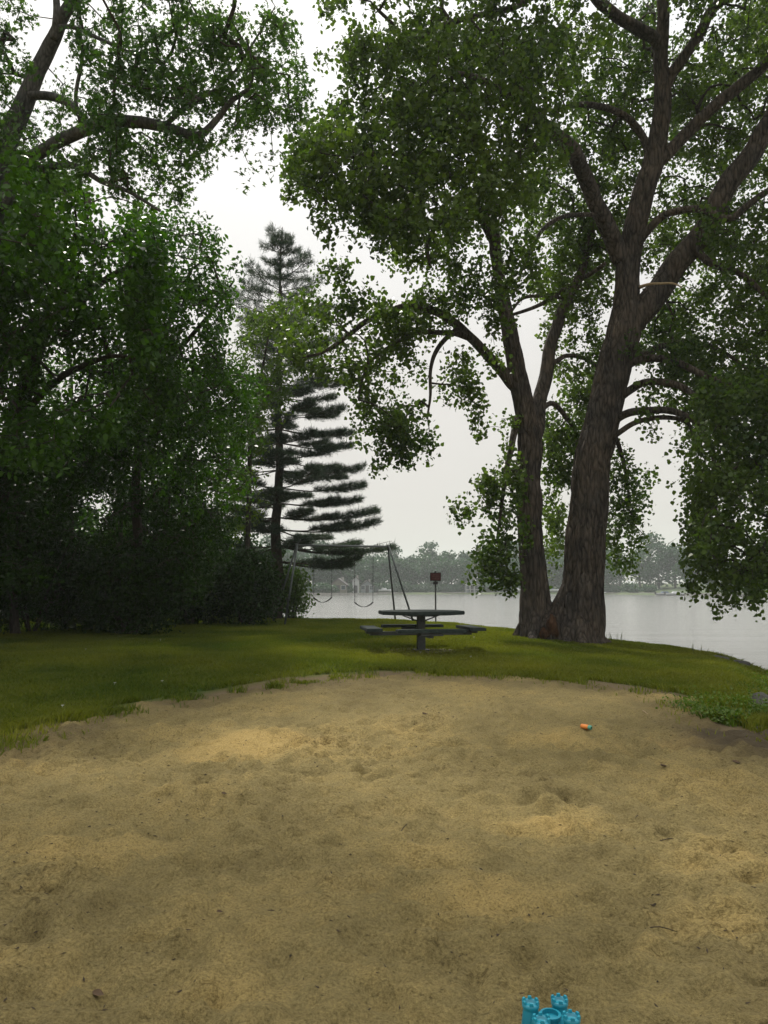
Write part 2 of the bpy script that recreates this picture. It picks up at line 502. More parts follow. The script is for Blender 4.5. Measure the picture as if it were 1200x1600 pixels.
# ------------------------------------------------------------------ terrain
WATER_Z = -0.42
SHORE = np.array([(-120, 60), (-60, 44), (-30, 36), (-12, 32.5), (-4, 31), (0, 29.6), (3, 27), (5.6, 23.6), (7.2, 21.0), (8.4, 18.8), (8.6, 16.0), (7.4, 12.5), (6.4, 10.2), (6.3, 8), (6.8, 4), (7.5, 0), (9, -12), (14, -40), (20, -120)], float)

def seg_dist(x, y, poly):
    """signed distance to polyline: positive on the left/land side"""
    best = np.full(x.shape, 1e9); sign = np.ones(x.shape)
    for (ax, ay), (bx, by) in zip(poly[:-1], poly[1:]):
        dx, dy = bx - ax, by - ay
        t = np.clip(((x - ax) * dx + (y - ay) * dy) / (dx * dx + dy * dy), 0, 1)
        qx, qy = ax + t * dx, ay + t * dy
        d = np.hypot(x - qx, y - qy)
        cr_ = dx * (y - ay) - dy * (x - ax)
        u = d < best - 1e-9
        sign = np.where(u, np.where(cr_ < 0, 1, -1), sign)
        best = np.where(u, d, best)
    return best * sign

def ground(x, y):
    x = np.asarray(x, float); y = np.asarray(y, float)
    s = seg_dist(x, y, SHORE)
    z = .30 * smooth(6.5, 14.5, y) + .06 * smooth(15, 26, y) - .16 * smooth(1.5, 6.5, x) * smooth(6, 14, y)
    pts = np.stack([x.ravel(), y.ravel(), np.zeros(x.size)], 1)
    z = z + (fbm(pts, .35, 3, 5).reshape(x.shape) - .5) * .09
    k = smooth(-.1, 1.9, s)
    zb = WATER_Z - .05
    z = zb + (z - zb) * k
    z = np.where(s < 0, WATER_Z - .08 + np.maximum(s, -12) * .12, z)
    return z

def G(px, py):
    """ground point under a photo pixel"""
    v = raydir(px, py)
    q = np.linspace(1.5, 45, 500)
    p = CAM[None, :] + v[None, :] * (q / v[1])[:, None]
    below = p[:, 2] < ground(p[:, 0], p[:, 1])
    k = int(np.argmax(below)) if below.any() else len(q) - 1
    lo, hi = q[max(k - 1, 0)], q[k]
    for _ in range(14):
        d = (lo + hi) / 2
        p = CAM + v * (d / v[1])
        if p[2] < ground(np.array([p[0]]), np.array([p[1]]))[0]: hi = d
        else: lo = d
    return CAM + v * (d / v[1])

def gz(x, y):
    return float(ground(np.array([x]), np.array([y]))[0])

bp_px = [(0, 1168), (60, 1150), (130, 1128), (210, 1108), (300, 1092), (380, 1080), (450, 1066), (530, 1058), (600, 1054), (700, 1054), (800, 1058), (880, 1064), (960, 1074), (1030, 1086), (1080, 1102), (1110, 1120), (1135, 1138), (1200, 1150)]
bnd = [G(*q)[:2] for q in bp_px]
BND = np.array([(-60, -30), (-26, -4), (-9, 4.4)] + bnd + [(12, 8.2), (40, 0), (40, -40), (-60, -60)])

def in_poly(x, y, poly):
    ins = np.zeros(x.shape, bool)
    n = len(poly)
    for i in range(n):
        x1, y1 = poly[i]; x2, y2 = poly[(i + 1) % n]
        c = (y1 > y) != (y2 > y)
        with np.errstate(divide='ignore', invalid='ignore'):
            xi = (x2 - x1) * (y - y1) / (y2 - y1 + 1e-12) + x1
        ins ^= c & (x < xi)
    return ins

def is_sand(x, y):
    pts = np.stack([x.ravel(), y.ravel(), np.zeros(x.size)], 1)
    jx = (fbm(pts, 1.8, 5, 31).reshape(x.shape) - .5) * .95
    jy = (fbm(pts, 1.8, 5, 47).reshape(x.shape) - .5) * .95
    return in_poly(x + jx, y + jy, BND)

# sand relief: footprints and scuffs
nd = 2600
dimx = rng.uniform(-8, 8, nd); dimy = 2 + 12 * rng.random(nd) ** 1.3
dimr = rng.uniform(.05, .15, nd); dima = rng.uniform(0, math.pi, nd); dimd = rng.uniform(.006, .024, nd)

def sand_relief(x, y):
    pts = np.stack([x.ravel(), y.ravel(), np.zeros(x.size)], 1)
    fade = smooth(14, 6, y)
    z = (fbm(pts, 1.7, 3, 3) - .5).reshape(x.shape) * .035 + (fbm(pts, 7, 4, 9) - .5).reshape(x.shape) * .065 + (np.abs(fbm(pts, 3.6, 4, 13) - .5)).reshape(x.shape) * .035 + (fbm(pts, 15, 2, 29) - .5).reshape(x.shape) * .045 * smooth(.4, .62, fbm(pts, .9, 3, 51)).reshape(x.shape) + (fbm(pts, 10, 3, 33) - .5).reshape(x.shape) * .035
    xs, ys = x[0], y[:, 0]
    for cx, cy, r, a, d in zip(dimx, dimy, dimr, dima, dimd):
        i0, i1 = np.searchsorted(xs, [cx - 3.2 * r, cx + 3.2 * r]); j0, j1 = np.searchsorted(ys, [cy - 3.2 * r, cy + 3.2 * r])
        if i1 <= i0 or j1 <= j0: continue
        X = x[j0:j1, i0:i1] - cx; Y = y[j0:j1, i0:i1] - cy
        u = (X * math.cos(a) + Y * math.sin(a)) / (r * 1.5); v = (-X * math.sin(a) + Y * math.cos(a)) / (r * .8)
        q = u * u + v * v
        z[j0:j1, i0:i1] += -d * np.exp(-q * 1.4) + d * .55 * np.exp(-(np.sqrt(q) - 1.35) ** 2 * 5)
    return z * fade * 1.85

def make_terrain():
    def axis(segs):
        out = []
        for a, b, st in segs:
            out.append(np.arange(a, b - 1e-6, st))
        return np.concatenate(out + [[segs[-1][1]]])
    xs = axis([(-400, -60, 20), (-60, -16, 2), (-16, -8, .25), (-8, 8, .030), (8, 12, .12), (12, 60, 3), (60, 400, 20)])
    ys = axis([(-200, -20, 15), (-20, 1.6, .8), (1.6, 5, .024), (5, 8.5, .034), (8.5, 16, .07), (16, 34, .16), (34, 60, 2), (60, 62, 1)])
    x, y = np.meshgrid(xs, ys)
    z = ground(x, y)
    cxm = (x[:-1, :-1] + x[1:, 1:]) / 2; cym = (y[:-1, :-1] + y[1:, 1:]) / 2
    sm = is_sand(x, y)
    z = z + sand_relief(x, y) * sm
    zz = z.copy()
    smf = is_sand(cxm, cym)
    i, j = np.meshgrid(np.arange(len(ys) - 1), np.arange(len(xs) - 1), indexing='ij')
    n = len(xs)
    quads = np.stack([i * n + j, i * n + j + 1, (i + 1) * n + j + 1, (i + 1) * n + j], -1)
    V = np.stack([x, y, zz], -1).reshape(-1, 3)
    shore = seg_dist(x, y, SHORE).ravel()
    dirt_and_shade = np.zeros(len(V))
    ph = fbm(V * [1, 1, 0], .8, 3, 77)
    # bare worn strip next to the sand
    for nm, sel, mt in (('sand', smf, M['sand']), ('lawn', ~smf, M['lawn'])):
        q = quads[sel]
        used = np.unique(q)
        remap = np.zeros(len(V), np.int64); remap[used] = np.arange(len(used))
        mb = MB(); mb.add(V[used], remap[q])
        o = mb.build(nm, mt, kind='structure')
        me = o.data
        vx, vy = V[used][:, 0], V[used][:, 1]
        if nm == 'sand':
            wet = smooth(1.3, .1, shore[used]) * .8
            top = smooth(1.1, .1, bdist(vx, vy)) * .6 * smooth(.3, .6, fbm(V[used] * [1, 1, 0], 1.3, 3, 8))
            mud = G(1195, 1168)
            wet = wet + .75 * smooth(1.3, .3, np.hypot((vx - mud[0]) / 1.1, (vy - mud[1]) / .9) + (fbm(V[used] * [1, 1, 0], 1.5, 3, 12) - .5) * .8)
            wet = np.clip(wet + top, 0, 1)
            a = me.attributes.new('wet', 'FLOAT', 'POINT'); a.data.foreach_set('value', wet.astype(np.float32))
            sunlit = np.zeros(len(vx))
            for (px, py, rx, ry, s_) in SUN_DAPPLES:
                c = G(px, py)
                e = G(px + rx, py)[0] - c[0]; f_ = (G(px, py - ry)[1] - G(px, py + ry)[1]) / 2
                sunlit = np.maximum(sunlit, s_ * smooth(1.5, .3, np.hypot((vx - c[0]) / e, (vy - c[1]) / f_) + (fbm(V[used] * [1, 1, 0], 2.2, 4, 21) - .5) * 1.6))
            a = me.attributes.new('sunlit', 'FLOAT', 'POINT'); a.data.foreach_set('value', (sunlit * .26).astype(np.float32))
        else:
            pz = V[used] * [1, 1, 0]
            dd = smooth(.5, .0, bdist(vx, vy)) * .8 + smooth(.55, .75, fbm(pz, .7, 4, 77)) * .35
            dd = dd + smooth(1.0, .2, shore[used]) * .9 + .22 * smooth(-3, 2, vx)  # drier yellow to the right; darker left is tree shade painted in
            a = me.attributes.new('dirt_and_shade', 'FLOAT', 'POINT'); a.data.foreach_set('value', np.clip(dd, 0, 1).astype(np.float32))

def bdist(x, y):
    b = np.array([(-26, -4), (-9, 4.4)] + bnd + [(12, 8.2)])
    return np.abs(seg_dist(x, y, b))

SUN_DAPPLES = [(400, 1165, 110, 32, 1.0), (250, 1150, 60, 18, .6), (880, 1290, 85, 30, .9), (1120, 1335, 110, 32, .9), (700, 1340, 70, 25, .6), (800, 1415, 120, 40, 1.0),  # dappled sunlight painted into the sand colour, one ellipse each
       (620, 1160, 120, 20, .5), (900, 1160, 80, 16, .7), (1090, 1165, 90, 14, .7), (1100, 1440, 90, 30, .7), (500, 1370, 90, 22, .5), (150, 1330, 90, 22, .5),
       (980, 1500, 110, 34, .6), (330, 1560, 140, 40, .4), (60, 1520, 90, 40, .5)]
make_terrain()

w = MB(); w.add([(-1500, -300, WATER_Z), (1500, -300, WATER_Z), (1500, 1500, WATER_Z), (-1500, 1500, WATER_Z)], [[0, 1, 2, 3]])
w.build('lake_water', M['water'], kind='structure')

# far shore
FAR = np.array([(-900, -150), (-300, 40), (-60, 150), (-19, 192), (5, 236), (20, 246), (70, 242), (86, 172), (140, 130), (300, 60), (900, -150)], float)
def far_z(x, y):
    s = -seg_dist(x, y, FAR)
    return WATER_Z + np.where(s < 0, s * .3, np.minimum(s, 1.2) * .45 + 3.0 * smooth(2, 45, s)), s
def make_far():
    xs = np.concatenate([np.arange(-1400, -140, 40), np.arange(-140, 180, 3), np.arange(180, 1401, 40)])
    ys = np.concatenate([np.arange(-200, 90, 20), np.arange(90, 320, 3), np.arange(320, 1401, 60)])
    x, y = np.meshgrid(xs, ys); z, s = far_z(x, y)
    i, j = np.meshgrid(np.arange(len(ys) - 1), np.arange(len(xs) - 1), indexing='ij'); n = len(xs)
    q = np.stack([i * n + j, i * n + j + 1, (i + 1) * n + j + 1, (i + 1) * n + j], -1)
    keep = (s[:-1, :-1] > -8) | (s[1:, 1:] > -8)
    mb = MB(); mb.add(np.stack([x, y, z], -1).reshape(-1, 3), q[keep]); mb.build('far_shore_ground', M['far_lawn'], kind='structure')
make_far()

# ------------------------------------------------------------------ foliage
def rand_unit(n):
    v = rng.normal(size=(n, 3)); return v / np.linalg.norm(v, axis=1)[:, None]

LEAF = {
    'deltoid': np.array([(0, 0), (-.42, .22), (-.46, .5), (0, 1.0), (.46, .5), (.42, .22)]),
    'oval': np.array([(0, 0), (-.22, .3), (-.24, .6), (0, 1.0), (.24, .6), (.22, .3)]),
    'lobed': np.array([(0, 0), (-.5, .25), (-.16, .4), (-.42, .8), (-.06, .62), (0, 1.05), (.06, .62), (.42, .8), (.16, .4), (.5, .25)]),
    'card': np.array([(-.1, 0), (-.5, .3), (-.35, .8), (.05, 1.0), (.5, .7), (.4, .15)]),
    'needle': np.array([(-.5, 0), (.5, 0), (.12, 1), (-.12, 1)]),
}
def leaves(mb, c, size, shape='deltoid', droop=.5, aspect=1.0, flat=.0, dirs=None):
    """c (n,3) leaf bases"""
    n = len(c); T = LEAF[shape]; K = len(T)
    ax = rand_unit(n) if dirs is None else dirs
    ax = ax + np.array([0, 0, -droop]); ax /= np.linalg.norm(ax, axis=1)[:, None] + 1e-9
    nr = rand_unit(n) + np.array([0, 0, flat]); sd_ = np.cross(ax, nr); sd_ /= np.linalg.norm(sd_, axis=1)[:, None] + 1e-9
    nn = np.cross(sd_, ax)
    s = size * rng.uniform(.45, 1.3, n)
    fold = np.abs(T[:, 0]) * .35
    v = c[:, None, :] + s[:, None, None] * (T[None, :, 0, None] * aspect * sd_[:, None, :] + T[None, :, 1, None] * ax[:, None, :] + fold[None, :, None] * nn[:, None, :])
    mb.add(v.reshape(-1, 3), np.arange(n * K).reshape(n, K), rng.random(n))

def region_points(poly, d0, d1, n, nf=1.0, thr=.45, seed=0):
    poly = np.array(poly, float)
    lo, hi = poly.min(0), poly.max(0)
    out = []
    tot = 0
    tries = 0
    while tot < n and tries < 60:
        tries += 1
        k = 4000
        x = rng.uniform(lo[0], hi[0], k); y = rng.uniform(lo[1], hi[1], k)
        ok = in_poly(x, y, poly)
        x, y = x[ok], y[ok]
        d = d0 + (d1 - d0) * rng.random(len(x))
        a, b = (x - 600) / F, (800 - y) / F
        cp, sp = math.cos(PITCH), math.sin(PITCH)
        v = np.stack([a, cp - sp * b, sp + cp * b], 1)
        p = CAM + v * (d / v[:, 1])[:, None]
        ok = fbm(p, nf, 2, seed) > thr
        p = p[ok]
        out.append(p); tot += len(p)
    return np.concatenate(out)[:n]

def area_m2(poly, d):
    p = np.array(poly, float); x, y = p[:, 0], p[:, 1]
    return abs(np.dot(x, np.roll(y, -1)) - np.dot(y, np.roll(x, -1))) / 2 * (d / F) ** 2

def grow(skel, clusters, step=.22, sag=.15):
    """skel: (m,3) nodes of the limbs; grows fine branches from it to each cluster.
    returns nodes, parents, and load per node"""
    N = list(skel); par = [-1] * len(skel)
    arr = np.zeros((len(skel) + len(clusters) * 14 + 10, 3)); arr[:len(skel)] = skel; cnt = len(skel)
    from_ = None
    d0 = np.full(len(clusters), 1e9)
    for i in range(0, len(skel), 200):
        d0 = np.minimum(d0, np.min(np.linalg.norm(clusters[:, None, :] - arr[None, i:min(i + 200, cnt)], axis=2), axis=1))
    order = np.argsort(d0)
    par = np.full(len(arr), -1); load = np.zeros(len(arr))
    for ci in order:
        c = clusters[ci]
        df = arr[:cnt] - c
        dd = np.sqrt((df ** 2).sum(1))
        k = int(np.argmin(dd)); dist = dd[k]
        ns = min(12, max(1, int(dist / step)))
        a = arr[k]; prev = k
        bend = rng.normal(size=3) * dist * .10
        for q in range(1, ns + 1):
            t = q / ns
            p = a + (c - a) * t + (bend + np.array([0, 0, sag * dist])) * math.sin(math.pi * t)
            arr[cnt] = p; par[cnt] = prev; prev = cnt; cnt += 1
            if cnt >= len(arr) - 1: break
        load[prev] += 1
        if cnt >= len(arr) - 14: break
    for i in range(cnt - 1, -1, -1):
        if par[i] >= 0: load[par[i]] += load[i]
    return arr[:cnt], par[:cnt], load[:cnt]

def twig_mesh(mb, arr, par, load, r0=.005, cap=.06, n=4, rmax=None):
    idx = np.where(par >= 0)[0]
    r = np.minimum(cap, r0 * np.sqrt(np.maximum(load, 1)))
    a, b = arr[par[idx]], arr[idx]
    rb = r[idx]; ra = np.minimum(np.where(par[par[idx]] >= 0, r[par[idx]], rb * 1.25), rb * 1.6)
    t = b - a; ln = np.linalg.norm(t, axis=1)[:, None] + 1e-9; t = t / ln
    ref = np.where(np.abs(t[:, 2:3]) < .9, np.array([[0, 0, 1.]]), np.array([[1., 0, 0]]))
    u = np.cross(t, ref); u /= np.linalg.norm(u, axis=1)[:, None]; w_ = np.cross(t, u)
    vs = []
    for (c, rr) in ((a, ra), (b, rb)):
        for k in range(n):
            an = k * 2 * math.pi / n
            vs.append(c + rr[:, None] * (math.cos(an) * u + math.sin(an) * w_))
    v = np.stack(vs, 1)
    m = len(idx); base = (np.arange(m) * 2 * n)[:, None]
    f = []
    for k in range(n):
        k2 = (k + 1) % n
        f.append(np.concatenate([base + k, base + k2, base + n + k2, base + n + k], 1))
    mb.add(v.reshape(-1, 3), np.concatenate(f))

def limb(mb, pts, n=10, step=.12, rough_=.06, seed=0):
    """pts rows: px, py, depth, radius -> adds a tube; returns dense centre line"""
    q = np.array([list(P(a, b, c)) + [r] for a, b, c, r in pts])
    return limb3(mb, q, n, step, rough_, seed)

def limb3(mb, q, n=10, step=.12, rough_=.06, seed=0, flute=0):
    d = catmull(q, step)
    c, r = d[:, :3], np.maximum(d[:, 3], .0012)
    c = c + (np.stack([fbm(c, 1.1, 3, seed + k) for k in (1, 2, 3)], 1) - .5) * np.minimum(r, .13)[:, None] * 1.3
    def fn(p, a):
        A = np.repeat(p, len(a), 0)
        ang = np.tile(a, len(p))
        s = np.stack([np.cos(ang) * 3, np.sin(ang) * 3, A[:, 2] * .8], 1)
        o = 1 + (fbm(s, 1.5, 3, seed) - .5) * rough_ * 2
        if flute:
            s2 = np.stack([np.cos(ang) * 8, np.sin(ang) * 8, A[:, 2] * 1.1], 1)
            o = o - flute * (1 - np.abs(fbm(s2, 1.6, 2, seed + 5) - .5) * 6).clip(0, 1)
        return o.reshape(len(p), len(a))
    mb.tube(c, r, n, fn)
    return c

def crown_from_regions(name, regions, skel, leafmat, shape, lsize, parent, base, twigmat, per=55, crad=.34, sag=.15, twig_r=.005, aspect=1, droop=.6, flat=0, density=1.0, hang=1.4):
    cl = []
    for i, (poly, d0, d1, od, nf, thr) in enumerate(regions):
        la = lsize ** 2 * .58 * (.52 if shape == 'oval' else .75) * aspect      # mean projected leaf area
        ncl = int(area_m2(poly, (d0 + d1) / 2) * od * density / (per * la))
        cl.append(region_points(poly, d0, d1, max(ncl, 1), nf, thr, 100 + i))
    cl = np.concatenate(cl)
    arr, par, load = grow(skel, cl, sag=sag)
    tw = MB(); twig_mesh(tw, arr, par, load, twig_r)
    o = tw.build('twigs', twigmat, parent, loc=base, kind='stuff')
    mb = MB()
    n = len(cl) * per
    off = rng.normal(size=(n, 3)); off *= (rng.random(n) ** .5 / (np.linalg.norm(off, axis=1) + 1e-9))[:, None]
    rad = np.repeat(crad * rng.uniform(.55, 1.25, len(cl)), per)
    off = off * rad[:, None] * np.array([1, 1, hang])
    off[:, 2] -= crad * .3
    c = np.repeat(cl, per, 0) + off
    leaves(mb, c, lsize, shape, droop, aspect, flat)
    mb.build('crown', leafmat, parent, loc=base)
    return cl

# ------------------------------------------------------------------ the great cottonwood
def cottonwood():
    base = np.array([4.55, 19.0, gz(4.55, 19.0)])
    t = thing('cottonwood_tree', base, 'huge two-trunked cottonwood on the lake bank, furrowed bark, spreading leafy limbs', 'tree')
    D = 19.0
    skel = []
    g0 = gz(5.0, 19)
    # right trunk
    tr = MB()
    q = []
    for px, py, d, r in [(908, 1012, 18.9, .74), (906, 990, 18.9, .60), (908, 965, 18.95, .53), (909, 920, 19, .50), (911, 860, 19, .48), (918, 790, 19, .47), (925, 730, 19, .455), (936, 670, 19, .44), (950, 610, 19, .43), (962, 560, 19, .43), (972, 515, 19, .42), (978, 470, 19, .33), (981, 420, 19, .30), (990, 370, 19, .29), (1003, 315, 18.9, .27), (1020, 255, 18.8, .26), (1031, 200, 18.7, .235), (1035, 150, 18.6, .21), (1033, 90, 18.5, .18), (1037, 20, 18.3, .15), (1042, -60, 18.1, .12), (1050, -180, 18, .07)]:
        q.append(list(P(px, py, d)) + [r])
    skel.append(limb3(tr, np.array(q), 96, .05, .12, 3, .09))
    tr.build('trunk', M['bark'], t, loc=base)
    # left trunk
    tl = MB(); q = []
    for px, py, d, r in [(842, 1006, 19.3, .62), (842, 982, 19.3, .50), (839, 955, 19.3, .42), (836, 915, 19.3, .35), (832, 870, 19.3, .32), (828, 810, 19.3, .31), (826, 750, 19.3, .32), (830, 700, 19.3, .32), (823, 650, 19.3, .27), (812, 600, 19.3, .25), (803, 550, 19.2, .22), (790, 495, 19.1, .19), (778, 440, 18.9, .165), (772, 390, 18.7, .15), (768, 330, 18.5, .13), (758, 260, 18.2, .1), (745, 180, 18, .07), (735, 110, 18, .04)]:
        q.append(list(P(px, py, d)) + [r])
    skel.append(limb3(tl, np.array(q), 80, .05, .12, 13, .09))
    tl.build('trunk', M['bark'], t, loc=base)
    # wood joining both trunks, root flares and the rotten hollow
    jn = MB()
    def blob(px, py, d, rx, ry, rz, seed, amp=.25):
        c = P(px, py, d)
        n, m = 28, 18
        a, b = np.meshgrid(np.arange(n) * 2 * math.pi / n, np.linspace(.001, math.pi - .001, m))
        u = np.stack([np.cos(a) * np.sin(b), np.sin(a) * np.sin(b), np.cos(b)], -1).reshape(-1, 3)
        k = 1 + (fbm(u * [1, 1, .5] + seed, 2.2, 3, seed) - .5) * amp * 2
        v = c + u * k[:, None] * np.array([rx, ry, rz])
        f = [[i * n + j, i * n + (j + 1) % n, (i + 1) * n + (j + 1) % n, (i + 1) * n + j] for i in range(m - 1) for j in range(n)]
        return v, np.array(f)[:, ::-1]
    limb3(jn, np.array([list(P(838, 900, 19.3)) + [.16], list(P(848, 936, 19.25)) + [.18], list(P(855, 962, 19.2)) + [.30], list(P(860, 985, 19.1)) + [.46], list(P(862, 1010, 19.1)) + [.5]]), 30, .06, .12, 51, .05)
    limb3(jn, np.array([list(P(896, 890, 19.0)) + [.18], list(P(884, 930, 19.05)) + [.20], list(P(872, 962, 19.1)) + [.32], list(P(868, 985, 19.1)) + [.46], list(P(868, 1012, 19.1)) + [.52]]), 30, .06, .12, 57, .05)
    jn.build('root_collar', M['bark'], t, loc=base)
    for px0, py0, d0, px1, py1, d1, r in [(828, 960, 19.2, 806, 0, 19.3, .16), (836, 972, 18.95, 832, 0, 18.45, .14), (886, 975, 18.7, 884, 0, 18.25, .15), (906, 970, 18.55, 910, 0, 18.05, .17), (924, 966, 18.75, 947, 0, 18.7, .17)]:
        rb = MB()
        a, b = P(px0, py0, d0), P(px1, 1000, d1)
        b[2] = gz(b[0], b[1]) - .05
        mid = (a + b) / 2 + np.array([0, .05, -.12])
        limb3(rb, np.array([list(a + np.array([0, .15, .35])) + [r * .8], list(a) + [r], list(mid) + [r * .95], list(b) + [r * .6]]), 18, .05, .12, int(px0))
        rb.build('root', M['bark'], t, loc=base)
    rt = MB()
    rt.add(*blob(860, 980, 18.62, .12, .09, .26, 9, .8)); rt.add(*blob(866, 986, 18.64, .09, .08, .20, 12, .7)); rt.add(*blob(849, 991, 18.60, .09, .08, .13, 15, .7))
    ro = rt.build('rotten_hollow', M['rot'], t, loc=base); ro['label'] = 'reddish rotten wood between the two trunks'
    limbs = [
        [(985, 505, 19, .30), (1005, 480, 19, .33), (1033, 448, 19, .31), (1062, 408, 18.9, .30), (1106, 358, 18.7, .28), (1132, 300, 18.5, .26), (1170, 250, 18.3, .25), (1205, 185, 18, .2), (1240, 110, 17.8, .15), (1270, 0, 17.6, .1)],
        [(972, 410, 19, .22), (958, 378, 18.9, .23), (932, 325, 18.5, .20), (908, 262, 17.8, .19), (888, 232, 17.2, .18), (850, 190, 16.4, .14), (800, 150, 15.8, .1), (740, 120, 15.4, .06), (680, 110, 15, .04)],
        [(1018, 262, 18.8, .18), (1045, 240, 18.8, .17), (1083, 198, 18.7, .16), (1117, 165, 18.5, .15), (1177, 118, 18.3, .14), (1220, 75, 18, .11), (1280, 30, 18, .07)],
        [(1036, 150, 18.6, .15), (1050, 118, 18.5, .15), (1063, 98, 18.4, .14), (1093, 55, 18.2, .13), (1113, 15, 18, .12), (1155, -20, 17.6, .1), (1200, -80, 17.4, .06)],
        [(1032, 85, 18.5, .13), (1018, 62, 18.3, .15), (980, 35, 17.9, .14), (940, 5, 17.4, .13), (890, -30, 17, .1), (800, 10, 16.2, .07), (700, 35, 15.6, .06), (640, 65, 15.2, .05), (580, 80, 15, .03)],
        [(1015, 240, 18.8, .1), (1003, 212, 18.7, .1), (973, 182, 18.4, .09), (933, 166, 18, .08), (895, 165, 17.6, .06), (860, 180, 17.2, .04)],
        [(995, 385, 18.9, .09), (1013, 358, 18.6, .1), (1045, 334, 18.3, .09), (1093, 328, 18, .085), (1137, 342, 17.8, .08), (1170, 320, 17.6, .08), (1210, 295, 17.4, .07), (1280, 270, 17, .04)],
        [(930, 335, 18.4, .05), (905, 336, 18.2, .06), (873, 341, 18, .055), (846, 360, 17.8, .05), (827, 395, 17.6, .045), (812, 430, 17.5, .03)],
        [(832, 690, 19.4, .2), (841, 650, 19.6, .19), (851, 590, 19.8, .18), (860, 530, 19.9, .16), (884, 468, 20, .14), (908, 430, 20, .12), (921, 385, 20, .1), (927, 350, 19.9, .09), (935, 290, 19.6, .06)],
        [(945, 412, 19, .05), (923, 427, 19.5, .06), (900, 440, 19.9, .06), (862, 466, 19.8, .055), (835, 480, 19.5, .05), (800, 492, 19.3, .04)],
        [(884, 468, 20, .05), (862, 462, 19.9, .05), (840, 462, 19.7, .05), (815, 468, 19.5, .04), (797, 490, 19.3, .03)],
        [(812, 612, 19.3, .15), (800, 600, 19.2, .15), (777, 568, 19, .135), (746, 538, 18.7, .12), (711, 508, 18.3, .11), (674, 485, 18, .10), (636, 480, 17.7, .09), (599, 490, 17.4, .08), (567, 506, 17.2, .065), (536, 530, 17, .05), (499, 553, 16.8, .035), (450, 560, 16.6, .02)],
        [(738, 530, 18.6, .07), (718, 522, 18.4, .075), (699, 519, 18.2, .07), (655, 520, 17.8, .06), (624, 534, 17.5, .055), (595, 553, 17.2, .045), (574, 570, 17, .035), (561, 612, 16.9, .02)],
        [(712, 515, 18.3, .06), (699, 526, 18.1, .06), (682, 548, 18, .055), (673, 575, 17.9, .045), (672, 617, 17.8, .035), (667, 655, 17.8, .02)],
        [(808, 655, 19.2, .09), (805, 672, 19, .09), (796, 710, 18.8, .075), (789, 750, 18.6, .06), (782, 800, 18.5, .04), (775, 850, 18.5, .02)],
        [(975, 575, 18.9, .09), (1000, 562, 18.6, .1), (1043, 562, 18.2, .09), (1082, 577, 17.9, .085), (1116, 591, 17.6, .075), (1167, 606, 17.3, .065), (1220, 620, 17, .04), (1260, 680, 16.8, .02)],
        [(985, 565, 19.1, .08), (1028, 542, 19, .08), (1074, 535, 18.8, .07), (1113, 543, 18.6, .06), (1160, 570, 18.4, .04), (1200, 610, 18.3, .02)],
        [(965, 625, 18.9, .1), (989, 608, 18.6, .1), (1012, 598, 18.3, .09), (1051, 600, 18, .085), (1078, 612, 17.8, .075), (1105, 637, 17.5, .06), (1130, 690, 17.3, .04), (1140, 760, 17.2, .02)],
        [(955, 665, 18.9, .1), (977, 648, 18.6, .1), (1012, 642, 18.2, .09), (1051, 643, 17.9, .08), (1090, 660, 17.6, .07), (1109, 692, 17.4, .06), (1117, 740, 17.2, .045), (1120, 820, 17, .025)],
        [(952, 690, 18.8, .07), (970, 674, 18.5, .07), (997, 659, 18.3, .065), (1043, 653, 18.1, .06), (1075, 662, 17.9, .045), (1088, 690, 17.8, .03)],
        [(856, 575, 19.8, .06), (872, 563, 20, .065), (890, 556, 20.2, .06), (923, 566, 20.5, .05), (948, 590, 20.8, .03)],
        [(846, 640, 19.7, .07), (862, 632, 20, .07), (886, 655, 20.3, .06), (900, 676, 20.5, .04), (905, 720, 20.6, .025)],
        [(940, 650, 19.6, .08), (965, 690, 20.4, .06), (978, 740, 20.8, .045), (985, 790, 21, .03)],
        [(1080, 380, 18.8, .1), (1110, 410, 18.3, .09), (1160, 430, 18, .07), (1210, 480, 17.8, .05), (1240, 560, 17.6, .03)],
        [(768, 340, 18.5, .08), (740, 330, 17.8, .08), (700, 335, 17.2, .07), (670, 375, 16.8, .05), (672, 415, 16.6, .03)],
        [(770, 380, 18.7, .08), (730, 300, 17.4, .08), (660, 250, 16.4, .06), (580, 240, 15.6, .045), (510, 260, 15, .03)],
    ]
    for i, l_ in enumerate(limbs):
        mb = MB(); skel.append(limb(mb, l_, 22 if l_[0][3] > .18 else 12, .09, .1, 20 + i)); mb.build('branch', M['bark'], t, loc=base)
    sn = MB(); limb(sn, [(1000, 449, 18.7, .05), (1016, 444, 18.4, .035), (1033, 443, 18.2, .03), (1052, 443, 18.0, .025), (1066, 449, 17.9, .015)], 9, .06, .15, 3)
    so = sn.build('branch', M['pale_wood'], t, loc=base); so['label'] = 'pale snapped branch stub'
    S = np.concatenate([s_[::2] for s_ in skel])
